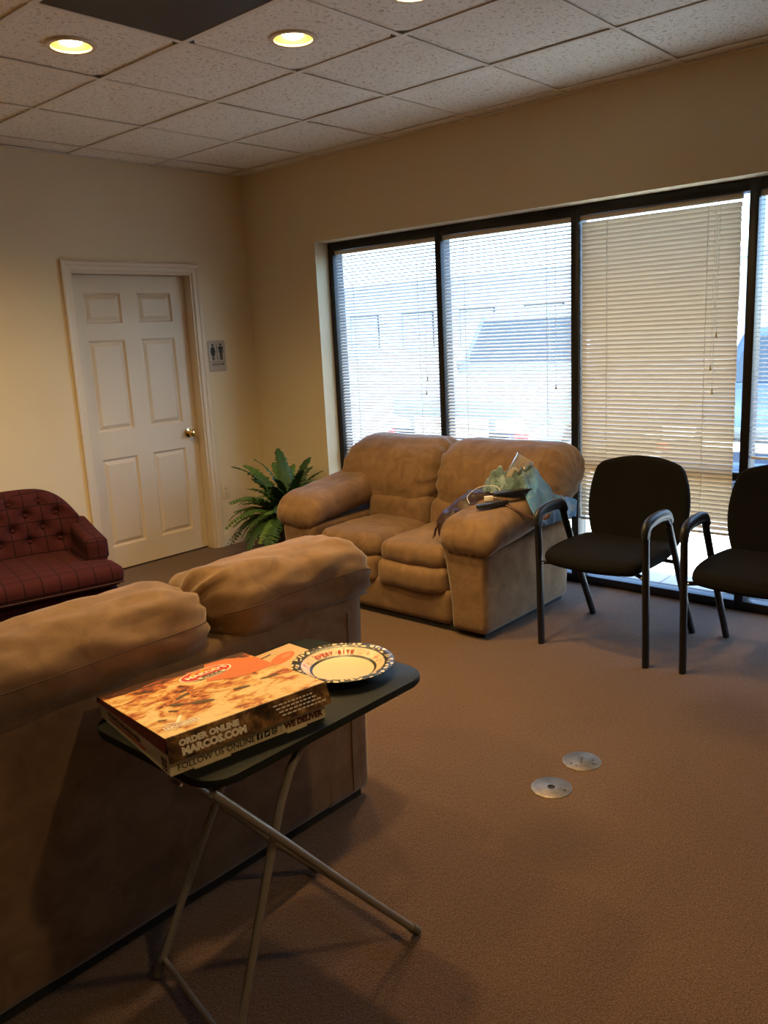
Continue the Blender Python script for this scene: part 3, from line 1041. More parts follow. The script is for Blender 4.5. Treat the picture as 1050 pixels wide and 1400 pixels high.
# loveseat under the window, faces the room (-X)
sofa('loveseat', (-0.185, -2.03, 0), R(-90), 1.42, [(-0.755, -0.002), (0.002, 0.80)], 2, 0.10,
     'tan microsuede loveseat under the window with clutter on its right arm')
# long couch in the foreground, its back to the viewer
sofa('couch', (-3.40, -3.205, 0), R(180), 2.14, [(-1.14, -0.522), (-0.518, 0.31), (0.314, 1.14)], 3, 0.03,
     'tan microsuede couch seen from behind with puffy back cushions', D=0.86, yb=0.0, lump=1.15)

# ================================================================== BLACK GUEST CHAIRS
def make_chair(loc, label):
    t = empty('guest_chair', loc, R(-90), label, 'chair', 'black guest chairs by the window')
    for s in (-1, 1):
        x = s * 0.263
        path = [(x, -0.262, 0.0), (x, -0.268, 0.22), (x, -0.276, 0.44), (x, -0.282, 0.575), (x, -0.268, 0.622), (x, -0.225, 0.640), (x, -0.135, 0.646), (x, -0.075, 0.636), (x, -0.045, 0.600), (x, 0.02, 0.47), (x, 0.11, 0.29), (x, 0.262, 0.0)]
        leg_p = catmull(path[:5], 5)
        bm = bmesh.new(); bm_tube(bm, leg_p, 0.022, 12, 0.0145, up=(0, 1, 0))
        smooth_angle(bm_obj('leg', bm, chair_metal_m, t), 50)
        bm = bmesh.new(); bm_tube(bm, catmull(path[4:9], 5), 0.0165, 12, 0.0125, up=(0, 0, 1))
        ar = smooth_angle(bm_obj('arm_tube', bm, chair_metal_m, t), 50)
        bm = bmesh.new(); bm_tube(bm, catmull(path[8:], 5), 0.021, 12, 0.0145, up=(0, 1, 0))
        smooth_angle(bm_obj('leg', bm, chair_metal_m, t), 50)
        # moulded arm pad over the tube
        pp = catmull([(x, -0.292, 0.588), (x, -0.284, 0.630), (x, -0.235, 0.654), (x, -0.135, 0.661), (x, -0.062, 0.648), (x, -0.030, 0.612)], 6)
        bm = bmesh.new(); bm_tube(bm, pp, [0.014 + 0.004 * math.sin(math.pi * i / (len(pp) - 1)) for i in range(len(pp))], 14, 0.0245, up=(0, 0, 1))
        smooth_angle(bm_obj('arm_pad', bm, chair_plastic_m, t), 50)
        # bracket joining the seat to the side frame
        tube('seat_bracket', [(s * 0.16, -0.20, 0.405), (s * 0.262, -0.272, 0.405)], 0.010, chair_metal_m, t, 8)
        tube('seat_bracket', [(s * 0.15, 0.06, 0.405), (s * 0.262, 0.055, 0.402)], 0.010, chair_metal_m, t, 8)
        lathe('bolt', [(0.0, 0.0), (0.009, 0.0), (0.009, 0.005), (0.0, 0.007)], chrome_m, t, 12, loc=(s * 0.247, -0.270, 0.405), rot=(0, R(-90 * s), 0))
        tube('back_bar', [(s * 0.185, 0.02, 0.408), (s * 0.185, 0.12, 0.412), (s * 0.185, 0.172, 0.44), (s * 0.185, 0.205, 0.56)], 0.011, chair_metal_m, t, 8, ry=0.018, up=(0, 0, 1), sub=5)
    tube('cross_tube', [(-0.17, -0.20, 0.402), (0.17, -0.20, 0.402)], 0.011, chair_metal_m, t, 8)
    tube('cross_tube', [(-0.185, 0.06, 0.402), (0.185, 0.06, 0.402)], 0.011, chair_metal_m, t, 8)
    def seat(p, uvw):
        u, v, w = uvw
        q = 0.42
        sx = math.sqrt(1 - q * v * v / 1.0 * 0.5); sy = math.sqrt(1 - q * u * u * 0.5)
        p = Vector((p.x * sx, p.y * sy, p.z))
        if w > 0: p.z += 0.012 * (1 - u * u) * (1 - v * v)
        p.z -= 0.030 * max(0, -v - 0.55) ** 1.6       # waterfall front
        p.z += 0.010 * u * u
        return p
    rbox('seat', (0, -0.085, 0.440), (0.50, 0.49, 0.062), 0.028, chair_fabric_m, t, (26, 26, 8), seat)
    def back(p, uvw):
        u, v, w = uvw
        q = 0.62
        sx = math.sqrt(1 - q * w * w * 0.5); sz = math.sqrt(1 - q * u * u * 0.5)
        x, z, y = p.x * sx, p.z * sz, p.y
        if w < 0: x *= 1 - 0.03 * w * w
        y -= 0.035 * u * u                           # curls round the sitter
        y += 0.010 * (1 - w * w)
        y += 0.16 * z                                # recline
        return Vector((x, y, z))
    rbox('backrest', (0, 0.232, 0.620), (0.515, 0.046, 0.465), 0.022, chair_fabric_m, t, (26, 6, 26), back)
    return t
make_chair((-0.575, -3.225, 0), 'black guest chair with arms standing next to the loveseat')
make_chair((-0.545, -3.905, 0), 'black guest chair cut off by the right edge of the picture')

# ================================================================== BURGUNDY ARMCHAIR
def armchair():
    t = empty('armchair', (-2.25, -0.70, 0), R(-13), 'burgundy plaid armchair with button tufted back by the door wall', 'armchair')
    def skirt(p, uvw):
        p = p.copy()
        p.x *= 1 - 0.03 * (1 - uvw[2]) / 2
        return p
    rbox('base', (0, 0.02, 0.155), (0.76, 0.70, 0.25), 0.03, plaid_m, t, (20, 20, 10), skirt)
    for s in (-1, 1):
        for y in (-0.27, 0.30):
            lathe('foot', [(0.0, 0.0), (0.016, 0.0), (0.024, 0.05), (0.0, 0.05)], M('dark wood foot', (0.04, 0.02, 0.012), 0.4), t, 14, loc=(s * 0.30, y, 0))
    buttons = []
    for r_, z in enumerate((0.475, 0.545, 0.615, 0.685)):
        n = 4 if r_ % 2 == 0 else 3
        for k in range(n):
            bx = (k - (n - 1) / 2) * 0.155
            buttons.append((bx, z))
    def shape_back(x, z):
        """curved wing back: y of the front face at x, z"""
        return 0.165 + 0.20 * (z - 0.40) - 0.55 * x * x
    def back(p, uvw):
        u, v, w = uvw
        k = (w + 1) / 2
        # rounded crown
        top = 0.755 - 0.20 * abs(u) ** 4.2
        z = 0.30 + k * (top - 0.30)
        x = p.x * (1.0 - 0.10 * k ** 3)
        y0 = shape_back(x, z)
        y = y0 + (v + 1) / 2 * 0.115
        # round the rim
        edge = max(abs(u), k) 
        if edge > 0.86:
            e = (edge - 0.86) / 0.14
            y += (0.5 - (v + 1) / 2) * 0.115 * 0.9 * e * e
        if v < 0:
            dep = 0.0
            for bx, bz in buttons:
                d2 = ((x - bx) ** 2 + (z - bz) ** 2) / 0.030 ** 2
                dep += math.exp(-d2)
            y += 0.030 * min(dep, 1.2) - 0.010
        return Vector((x, y, z))
    rbox('backrest', (0, 0, 0), (0.80, 0.115, 0.46), 0.001, plaid_m, t, (64, 6, 48), back)
    bk = t.children[-1]
    for bx, bz in buttons:
        y = shape_back(bx, bz) + 0.014
        lathe('button', [(0.0, -0.007), (0.008, -0.005), (0.012, 0.0), (0.0, 0.004)], plaid_m, t.children[-1] if False else [c for c in t.children if c.name.startswith('backrest')][0], 12, loc=(bx, y, bz), rot=(R(-90), 0, 0))
    for s in (-1, 1):
        def arm(p, uvw, s=s):
            u, v, w = uvw
            k = (v + 1) / 2
            p = p.copy()
            p.z += 0.035 * k * k - (0.0 if w < 0 else 0.02 * (1 - k) ** 2)
            if w > 0: p.x += s * 0.012
            p.x += s * -0.02 * (1 - k)
            return p
        rbox('arm', (s * 0.335, 0.03, 0.41), (0.12, 0.46, 0.25), 0.03, plaid_m, t, (8, 18, 12), arm)
    # T shaped seat cushion: wider in front of the arms
    def cush(p, uvw):
        u, v, w = uvw
        p = p.copy()
        k = (v + 1) / 2
        if k > 0.34: p.x *= 0.70
        elif k > 0.26: p.x *= 0.70 + 0.30 * (0.34 - k) / 0.08
        if w > 0: p.z += 0.018 * (1 - u * u) * (1 - v * v)
        return p
    sc_ = rbox('seat_cushion', (0, -0.085, 0.345), (0.80, 0.62, 0.115), 0.05, plaid_m, t, (40, 30, 10), cush)
    tube('piping', [(-0.385, -0.392, 0.312), (-0.2, -0.3965, 0.312), (0, -0.3975, 0.312), (0.2, -0.3965, 0.312), (0.385, -0.392, 0.312)], 0.004, M('dark piping', (0.03, 0.008, 0.010), 0.8), sc_, 6)
armchair()

# ================================================================== FERN
def frond_mesh(n, length, width, droop, seed):
    rnd = random.Random(seed)
    v, f = [], []
    def rach(s):
        # rises then arches over; x outwards, z up
        return Vector((length * (s - 0.10 * s * s), 0.02 * math.sin(3 * s + seed), length * (0.85 * s - droop * s * s)))
    pts = [rach(i / 14) for i in range(15)]
    for i, p in enumerate(pts):
        r_ = 0.003 * (1 - i / 16)
        for a in range(3):
            v.append(p + Vector((0, r_ * math.cos(a * 2.1), r_ * math.sin(a * 2.1))))
    for i in range(14):
        for a in range(3):
            f.append((i * 3 + a, i * 3 + (a + 1) % 3, i * 3 + 3 + (a + 1) % 3, i * 3 + 3 + a))
    for k in range(n):
        s = 0.10 + 0.90 * k / n
        p = rach(s)
        tg = (rach(min(1, s + 0.02)) - rach(s - 0.02)).normalized()
        up = Vector((0, 1, 0)).cross(tg).normalized() * -1
        wl = width * (math.sin(math.pi * min(1, 0.10 + 0.88 * s)) ** 0.6) * rnd.uniform(0.85, 1.1)
        hw = length / n * 0.62
        for sd in (-1, 1):
            dirv = (Vector((0, sd, 0)) * 0.94 + tg * 0.32 - up * rnd.uniform(-0.05, 0.25)).normalized()
            b = len(v)
            tipdrop = up * (-0.12 * wl)
            v += [p - tg * hw * 0.6, p + dirv * wl * 0.45 - tg * hw + up * 0.002, p + dirv * wl + tipdrop, p + dirv * wl * 0.45 + tg * hw + up * 0.002, p + tg * hw * 0.6]
            f += [(b, b + 1, b + 4), (b + 1, b + 3, b + 4), (b + 1, b + 2, b + 3)]
    me = bpy.data.meshes.new('frond')
    me.from_pydata([tuple(q) for q in v], [], f); me.update()
    return me
leaf_t = NT('fern leaf')
_oi = leaf_t.n('ShaderNodeObjectInfo')
leaf_t.col(leaf_t.ramp(_oi.outputs['Random'], [(0.0, (0.020, 0.050, 0.012)), (0.6, (0.050, 0.115, 0.022)), (1.0, (0.10, 0.18, 0.035))]))
leaf_t.set(Roughness=0.5)
leaf_t.b.inputs['Specular IOR Level'].default_value = 0.3
FERN = (-0.38, -0.70)
fern = empty('potted_fern', (FERN[0], FERN[1], 0), 0, 'bushy green fern in a dark pot between door and loveseat', 'plant')
pot_m = M('dark brown pot', (0.035, 0.022, 0.015), 0.5)
lathe('pot', [(0.0, 0.0), (0.10, 0.0), (0.105, 0.01), (0.135, 0.22), (0.145, 0.225), (0.145, 0.25), (0.130, 0.25), (0.125, 0.22), (0.0, 0.215)], pot_m, fern, 32)
lathe('soil', [(0.0, 0.232), (0.126, 0.226), (0.126, 0.216), (0.0, 0.216)], M('potting soil', (0.02, 0.013, 0.008), 1.0, bump=(60, 0.8, 0.01)), fern, 24)
fr_me = []
for k in range(6):
    me = frond_mesh(24, 0.34 + 0.025 * k, 0.044 + 0.005 * (k % 3), (0.72, 0.95, 1.25, 0.60, 1.05, 1.45)[k], k * 1.7)
    me.materials.append(leaf_t.m)
    fr_me.append(me)
rnd = random.Random(11)
for k in range(92):
    a = k * 2.39996 + rnd.uniform(-0.2, 0.2)
    lay = k / 92
    steep = (1.15 - 1.35 * lay) + rnd.uniform(-0.12, 0.12)
    vi = rnd.choice((0, 3)) if lay < 0.3 else rnd.choice((0, 1, 4)) if lay < 0.65 else rnd.choice((1, 2, 4, 5))
    rr = 0.03 + 0.05 * lay
    ca, sa = math.cos(a), math.sin(a)
    s_ = rnd.uniform(0.80, 1.08)
    e_ = Euler((rnd.uniform(-0.25, 0.25), -steep * 0.75, a))
    s_ *= (1.34 if lay < 0.4 else 1.10)
    while s_ > 0.35:                              # keep every frond on this side of the two walls
        mw = Matrix.Translation((FERN[0] + ca * rr, FERN[1] + sa * rr, 0.235)) @ e_.to_matrix().to_4x4() @ Matrix.Diagonal((s_, s_, s_, 1))
        w_ = [mw @ q.co for q in fr_me[vi].vertices]
        if max(q.x for q in w_) < -0.02 and max(q.y for q in w_) < -0.02 and min(q.z for q in w_) > 0.02: break
        s_ *= 0.94
    share('frond', fr_me[vi], fern, (ca * rr, sa * rr, 0.235), tuple(e_), (s_, s_, s_))

# ================================================================== FLOOR PLATES
def floor_plate(x, y, label, hole):
    t = empty('floor_outlet_plate', (x, y, 0), R(20), label, 'floor outlet', 'round metal floor outlets')
    if hole:
        lathe('plate', [(0.0125, 0.0), (0.0125, 0.004), (0.030, 0.0045), (0.032, 0.0038), (0.060, 0.0042), (0.067, 0.002), (0.068, 0.0)], steel_m, t, 48)
        lathe('socket_hole', [(0.0, 0.0006), (0.0125, 0.0006), (0.0125, 0.0), (0.0, 0.0)], dark_m, t, 24)
        lathe('screw', [(0.0, 0.0055), (0.004, 0.0052), (0.005, 0.004), (0.0, 0.004)], dark_m, t, 12, loc=(-0.010, -0.045, 0))
    else:
        lathe('plate', [(0.0, 0.0045), (0.028, 0.0045), (0.030, 0.0038), (0.060, 0.0042), (0.067, 0.002), (0.068, 0.0), (0.0, 0.0)], steel_m, t, 48)
        box('cover_slot', (-0.022, -0.0012, 0.0044), (0.022, 0.0012, 0.0052), dark_m, t)
        for px, py in ((-0.042, 0.012), (-0.030, 0.030), (0.012, -0.036), (-0.012, -0.042)):
            lathe('screw', [(0.0, 0.0052), (0.003, 0.005), (0.004, 0.004), (0.0, 0.004)], dark_m, t, 12, loc=(px, py, 0))
floor_plate(-1.736, -3.659, 'round metal floor plate with closed slotted cover, farther of the two', False)
floor_plate(-1.948, -3.663, 'round metal floor plate with open black hole, nearer of the two', True)

# ================================================================== FOLDING TRAY TABLE
TZ = 0.675
tray_m = M('dark green black laminate', (0.010, 0.013, 0.012), 0.6, vary=0.25, vscale=120, bump=(300, 0.08, 0.001), spec=0.18)
leg_m = M('grey enamelled tube', (0.25, 0.235, 0.215), 0.35, 0.4)
tr = empty('tray_table', (-2.995, -3.512, 0), 0, 'folding tray table with dark top and grey crossed legs', 'table')
prism('tabletop', round_rect(-0.325, -0.226, 0.345, 0.228, 0.065, 8), TZ - 0.018, TZ, tray_m, tr, 0.004)
def L(x, y, z): return (x + 2.995, y + 3.512, z)
def legs(paths, bar_z):
    feet = []
    for pth in paths:
        P = catmull([L(*q) for q in pth], 6)
        lg = tube('leg', P, 0.0095, leg_m, tr, 12)
        a, b = Vector(P[0]), Vector(P[1])
        d = (b - a).normalized()
        tube('foot_cap', [a - d * 0.004, a + d * 0.030], 0.0118, M('grey rubber cap', (0.10, 0.09, 0.08), 0.7), lg, 12)
        for i in range(len(P) - 1):
            if P[i].z <= bar_z <= P[i + 1].z:
                k = (bar_z - P[i].z) / (P[i + 1].z - P[i].z)
                feet.append(P[i].lerp(P[i + 1], k))
                break
    tube('cross_bar', [feet[0], feet[1]], 0.007, leg_m, tr, 10)
legs([[(-2.756, -3.745, 0.012), (-2.93, -3.738, 0.212), (-3.147, -3.726, 0.468), (-3.30, -3.714, 0.646)],
      [(-2.735, -3.360, 0.012), (-2.91, -3.352, 0.212), (-3.12, -3.344, 0.468), (-3.27, -3.338, 0.646)]], 0.040)
legs([[(-3.318, -3.712, 0.012), (-3.250, -3.706, 0.20), (-3.160, -3.704, 0.45), (-3.118, -3.700, 0.545), (-3.06, -3.694, 0.620), (-2.97, -3.690, 0.648)],
      [(-3.256, -3.346, 0.012), (-3.14, -3.348, 0.21), (-3.0, -3.350, 0.436), (-2.94, -3.350, 0.53), (-2.87, -3.350, 0.610), (-2.79, -3.350, 0.648)]], 0.045)
for y in (-3.715, -3.347):
    tube('pivot_bolt', [L(-3.146, y - 0.018, 0.470), L(-3.146, y + 0.014, 0.470)], 0.0045, chrome_m, tr, 10)
for x in (-3.285, -2.85):
    box('underside_rail', L(x - 0.012, -3.72, TZ - 0.0225), L(x + 0.012, -3.33, TZ - 0.0175), tray_m, tr)

# ================================================================== PIZZA BOX
card_m = M('cream corrugated card', (0.66, 0.58, 0.43), 0.8, vary=0.05, vscale=30)
maroon_m = M('maroon print', (0.085, 0.012, 0.012), 0.6)
white_m = M('white print', (0.90, 0.85, 0.74), 0.6)
orange_m = M('orange print', (0.62, 0.15, 0.035), 0.55)
redp_m = M('red print', (0.60, 0.035, 0.022), 0.5)
yellow_m = M('yellow print', (0.75, 0.42, 0.05), 0.5)
def mat_pizza(name, dark):
    t = NT(name)
    c = t.coord()
    mp = t.n('ShaderNodeMapping')
    mp.inputs['Scale'].default_value = (1.0, 1.5, 1.0)
    mp.inputs['Rotation'].default_value = (0, 0, R(18))
    t.l(c, mp.inputs[0])
    v = mp.outputs[0]
    a = t.noise(v, 13, 4, 0.55, 1.2)
    b = t.noise(v, 34, 4, 0.6, 0.8)
    k = t.math('ADD', t.math('MULTIPLY', a, 0.62), t.math('MULTIPLY', b, 0.38))
    k = t.math('ADD', t.math('MULTIPLY', t.math('SUBTRACT', k, 0.5), 1.55), 0.5)
    x, y, z = t.sep(c)
    if not dark:
        # melted cheese fills the front of the picture, toppings the rear
        k = t.math('ADD', k, t.math('MULTIPLY', y, -0.45))
        k = t.math('SUBTRACT', k, t.ramp(t.math('ADD', y, t.math('MULTIPLY', a, 0.05)), [(0.155, 0.0), (0.215, 0.30)]))
        col = t.ramp(k, [(0.30, (0.055, 0.018, 0.008)), (0.38, (0.36, 0.065, 0.014)), (0.45, (0.55, 0.19, 0.035)), (0.50, (0.66, 0.37, 0.11)), (0.58, (0.78, 0.54, 0.23)), (0.70, (0.82, 0.62, 0.32))])
    else:
        col = t.ramp(k, [(0.38, (0.022, 0.010, 0.006)), (0.50, (0.10, 0.045, 0.018)), (0.60, (0.27, 0.14, 0.05)), (0.74, (0.50, 0.32, 0.14))])
    t.col(col)
    t.set(Roughness=0.45)
    return t.m
pizza_m = mat_pizza('pizza photograph print', False)
topping_m = mat_pizza('dark topping print', True)
olive_m = M('brown olive print', (0.10, 0.055, 0.022), 0.5)
pb = empty('pizza_box', (-3.13, -3.492, TZ), R(-9.8), 'printed pizza delivery box with slightly raised lid on the tray table', 'box')
S = 0.183
HB = 0.043
base = boxes('box_base', [((-S, -S, 0), (S, S, 0.003)), ((-S, -S, 0.003), (S, -S + 0.003, HB)), ((-S, S - 0.003, 0.003), (S, S, HB)), ((-S, -S + 0.003, 0.003), (-S + 0.003, S - 0.003, HB)), ((S - 0.003, -S + 0.003, 0.003), (S, S - 0.003, HB))], card_m, pb)
for x0, x1 in ((-0.135, -0.055), (0.080, 0.130)):
    box('lock_tab', (x0, -S - 0.007, 0.0), (x1, -S - 0.0002, 0.003), card_m, base)
ZF, ZB = 0.080, 0.046
SL = S + 0.004
def zl(y): return ZB + (SL - y) / (2 * SL) * (ZF - ZB)
def lid_pt(x, y, lift=0.0): return (x, y, zl(y) + 0.003 + lift)
NX, NY = 20, 20
v, f = [], []
for layer in (0.0, 0.003):
    for j in range(NY + 1):
        for i in range(NX + 1):
            x = -SL + 2 * SL * i / NX; y = -SL + 2 * SL * j / NY
            v.append((x, y, zl(y) + layer))
n1 = (NX + 1) * (NY + 1)
for j in range(NY):
    for i in range(NX):
        a = j * (NX + 1) + i
        f.append((a, a + NX + 1, a + NX + 2, a + 1))
        f.append((n1 + a, n1 + a + 1, n1 + a + NX + 2, n1 + a + NX + 1))
for i in range(NX):
    for a in (i, NY * (NX + 1) + i): f.append((a, a + 1, n1 + a + 1, n1 + a))
for j in range(NY):
    for a in (j * (NX + 1), j * (NX + 1) + NX): f.append((a, a + NX + 1, n1 + a + NX + 1, n1 + a))
lid = mobj('lid', v, f, pizza_m, pb)
def slab8(name, q, off, mat, parent):
    q = [Vector(p) for p in q]
    o = Vector(off)
    return mobj(name, q + [p + o for p in q], [(0, 1, 2, 3), (7, 6, 5, 4), (0, 4, 5, 1), (1, 5, 6, 2), (2, 6, 7, 3), (3, 7, 4, 0)], mat, parent)
FB = 0.034                                           # lower edge of the front flap
FT = ZF + 0.003
fl_a, fl_b = Vector((-SL, -SL - 0.0002, FT)), Vector((-SL, -SL - 0.0102, FB))
flap = slab8('front_flap', [(-SL, -SL - 0.0002, FT), (SL, -SL - 0.0002, FT), (SL + 0.006, -SL - 0.010, FB + 0.002), (-SL, -SL - 0.010, FB)], (0, 0.003, 0), topping_m, lid)
slab8('side_flap', [(-SL - 0.0002, SL, zl(SL)), (-SL - 0.0002, -SL, FT - 0.001), (-SL - 0.004, -SL, FT - 0.030), (-SL - 0.002, SL, zl(SL) - 0.008)], (0.002, 0, 0), maroon_m, lid)
slab8('side_flap', [(SL + 0.0002, -SL, FT - 0.001), (SL + 0.0002, SL, zl(SL)), (SL + 0.002, SL, zl(SL) - 0.008), (SL + 0.006, -SL, FT - 0.030)], (-0.002, 0, 0), maroon_m, lid)
fup = (fl_a - fl_b).normalized()
def fpt(x, d): return tuple(fl_b + fup * d + Vector((x + SL, -0.0008, 0)))
def decal(name, poly, mat, parent, lift=0.0008):
    bm = bmesh.new()
    bm.faces.new([bm.verts.new(lid_pt(x, y, lift)) for x, y in poly])
    return bm_obj(name, bm, mat, parent)
def ell(cx, cy, rx, ry, rot=0.0, n=28):
    c, s = math.cos(rot), math.sin(rot)
    return [(cx + rx * math.cos(a) * c - ry * math.sin(a) * s, cy + rx * math.cos(a) * s + ry * math.sin(a) * c) for a in [2 * math.pi * k / n for k in range(n)]]
decal('orange_panel', [(0.020, 0.050), (0.100, 0.012), (SL - 0.004, 0.020), (SL - 0.002, 0.120), (0.130, 0.172), (0.075, 0.176)], orange_m, lid, 0.0006)
decal('logo_border', ell(0.048, 0.112, 0.068, 0.039, R(6)), white_m, lid, 0.0010)
decal('logo_field', ell(0.048, 0.112, 0.064, 0.035, R(6)), redp_m, lid, 0.0014)
decal('logo_swirl', ell(0.030, 0.122, 0.020, 0.014, R(30)), yellow_m, lid, 0.0018)
decal('logo_swirl', ell(0.062, 0.128, 0.022, 0.014, R(-15)), yellow_m, lid, 0.0018)
decal('logo_swirl', ell(0.031, 0.122, 0.010, 0.006, R(30)), redp_m, lid, 0.0022)
decal('logo_swirl', ell(0.062, 0.128, 0.011, 0.006, R(-15)), redp_m, lid, 0.0022)
lx = Vector((1, 0.10, 0)).normalized(); ly = Vector((-0.10, 1, -(ZF - ZB) / (2 * SL))).normalized()
text_obj('lettering', "MARCO'S", 0.026, white_m, lid, lid_pt(-0.006, 0.096, 0.0020), lx, ly, bold=0.0006, width=0.108)
decal('logo_band', [(0.015, 0.074), (0.090, 0.082), (0.088, 0.096), (0.014, 0.088)], card_m, lid, 0.0024)
text_obj('lettering', 'PIZZA', 0.015, ink_m, lid, lid_pt(0.026, 0.078, 0.0026), lx, ly, bold=0.0005, width=0.052)
for k, (x, y, a, b, ro) in enumerate(((-0.045, -0.060, 0.026, 0.0095, -0.5), (-0.090, -0.030, 0.018, 0.007, -0.7), (0.052, -0.055, 0.020, 0.007, -0.25), (-0.112, -0.060, 0.012, 0.004, -0.8), (-0.060, 0.010, 0.024, 0.006, 0.5), (0.130, -0.045, 0.024, 0.005, -0.15), (-0.150, -0.090, 0.010, 0.003, -0.6))):
    decal('olive_print', ell(x, y, a, b, ro), olive_m, lid, 0.0008)
# little badge near the front left corner
bx, by = -0.135, -0.128
for poly in ([(bx - 0.034, by - 0.026), (bx + 0.040, by - 0.026), (bx + 0.040, by - 0.023), (bx - 0.034, by - 0.023)], [(bx - 0.034, by - 0.006), (bx + 0.040, by - 0.006), (bx + 0.040, by - 0.003), (bx - 0.034, by - 0.003)],
             [(bx - 0.034, by - 0.023), (bx - 0.031, by - 0.023), (bx - 0.031, by - 0.006), (bx - 0.034, by - 0.006)], [(bx + 0.037, by - 0.023), (bx + 0.040, by - 0.023), (bx + 0.040, by - 0.006), (bx + 0.037, by - 0.006)],
             [(bx - 0.024, by + 0.014), (bx - 0.017, by + 0.014), (bx + 0.003, by - 0.001), (bx - 0.004, by - 0.001)], [(bx - 0.004, by - 0.001), (bx + 0.004, by - 0.001), (bx + 0.026, by + 0.034), (bx + 0.018, by + 0.034)]):
    decal('badge_line', poly, white_m, lid, 0.001)
text_obj('lettering', 'FAVORITE', 0.014, white_m, lid, lid_pt(bx - 0.028, by - 0.0200, 0.0004), (1, 0, 0), ly, bold=0.0007, width=0.062)
# front flap lettering
text_obj('lettering', 'ORDER ONLINE', 0.0165, white_m, lid, fpt(-0.163, 0.0275), (1, 0, 0), tuple(fup), bold=0.0011, width=0.132)
text_obj('lettering', 'MARCOS.COM', 0.0205, white_m, lid, fpt(-0.160, 0.0085), (1, 0, 0), tuple(fup), bold=0.0014, width=0.142)
for k in range(4):                                  # print too small to read: rows of short strokes
    x = 0.050 + 0.006 * k
    bm = bmesh.new()
    while x < 0.150 + 0.008 * k:
        w_ = random.uniform(0.004, 0.012)
        bm.faces.new([bm.verts.new(fpt(px_, d_)) for px_, d_ in ((x, 0.036 - 0.008 * k), (x + w_, 0.036 - 0.008 * k), (x + w_, 0.0392 - 0.008 * k), (x, 0.0392 - 0.008 * k))])
        x += w_ + 0.003
    bm_obj('small_print', bm, white_m, lid)
# base front lettering
text_obj('lettering', 'FOLLOW US ONLINE', 0.0185, ink_m, base, (-0.168, -S - 0.0002, 0.0075), (1, 0, 0), (0, 0, 1), bold=0.0001, width=0.172)
text_obj('lettering', 'WE DELIVER', 0.0185, maroon_m, base, (0.078, -S - 0.0002, 0.009), (1, 0, 0), (0, 0, 1), bold=0.0012, width=0.100)
def base_poly(name, poly, mat, lift=0.0006):
    bm = bmesh.new()
    bm.faces.new([bm.verts.new((x, -S - lift, z)) for x, z in poly])
    return bm_obj(name, bm, mat, base)
for k, x in enumerate((0.017, 0.035, 0.053)):
    base_poly('social_icon', round_rect(x - 0.0068, 0.0070, x + 0.0068, 0.0206, 0.0015 if k < 2 else 0.004, 3), ink_m)
text_obj('lettering', 'f', 0.016, card_m, base, (0.0150, -S - 0.0005, 0.0085), (1, 0, 0), (0, 0, 1), bold=0.0004)
base_poly('bird_mark', [(0.0305, 0.0115), (0.0340, 0.0105), (0.0380, 0.0125), (0.0392, 0.0160), (0.0402, 0.0172), (0.0380, 0.0172), (0.0360, 0.0168), (0.0350, 0.0152), (0.0318, 0.0168), (0.0320, 0.0130)], card_m, 0.0010)
base_poly('camera_mark', circ(0.053, 0.0138, 0.0046, 18), card_m, 0.0010)
base_poly('camera_mark', circ(0.053, 0.0138, 0.0030, 18), ink_m, 0.0013)
base_poly('divider', [(0.0685, 0.006), (0.0695, 0.006), (0.0695, 0.024), (0.0685, 0.024)], ink_m)
# left side lettering
text_obj('lettering', 'WE MAKE OUR DOUGH FRESH', 0.0125, maroon_m, base, (-S - 0.0002, 0.135, 0.020), (0, -1, 0), (0, 0, 1), bold=0.0006, width=0.180)
def side_poly(name, poly, mat):
    bm = bmesh.new()
    for (y_, z_, w_, h_) in poly:
        bm.faces.new([bm.verts.new((-S - 0.0006, yy, zz_)) for yy, zz_ in ((y_, z_), (y_ - w_, z_), (y_ - w_, z_ + h_), (y_, z_ + h_))])
    return bm_obj(name, bm, mat, base)
strokes, yy_ = [], 0.128
while yy_ > -0.06:
    w_ = random.uniform(0.005, 0.014)
    strokes.append((yy_, 0.010, w_, 0.006)); yy_ -= w_ + 0.003
side_poly('small_print', strokes, redp_m)
side_poly('stamp_mark', [(-0.146, 0.022, 0.007, 0.009), (-0.155, 0.022, 0.006, 0.009), (-0.163, 0.022, 0.008, 0.009), (-0.147, 0.012, 0.010, 0.008), (-0.159, 0.012, 0.012, 0.008), (-0.149, 0.004, 0.008, 0.006), (-0.160, 0.004, 0.010, 0.006)], maroon_m)

# ---- flat piece of printed card under the plate
fc = empty('card_sheet', (-2.825, -3.405, TZ), R(-2), 'flat cream cardboard piece with red print tucked under the paper plate', 'cardboard')
box('sheet', (-0.088, -0.098, 0.0), (0.094, 0.100, 0.006), M('tan card', (0.62, 0.42, 0.22), 0.7), fc, 0.001)
def card_poly(poly, mat, z=0.0066):
    bm = bmesh.new()
    bm.faces.new([bm.verts.new((x, y, z)) for x, y in poly])
    return bm_obj('print_patch', bm, mat, fc)
card_poly(ell(0.012, 0.030, 0.050, 0.022, R(20)), orange_m)
card_poly(ell(0.030, 0.036, 0.020, 0.010, R(20)), M('pale red print', (0.70, 0.22, 0.10), 0.5), 0.0070)
card_poly([(-0.045, 0.066), (0.010, 0.074), (0.010, 0.079), (-0.045, 0.071)], olive_m)

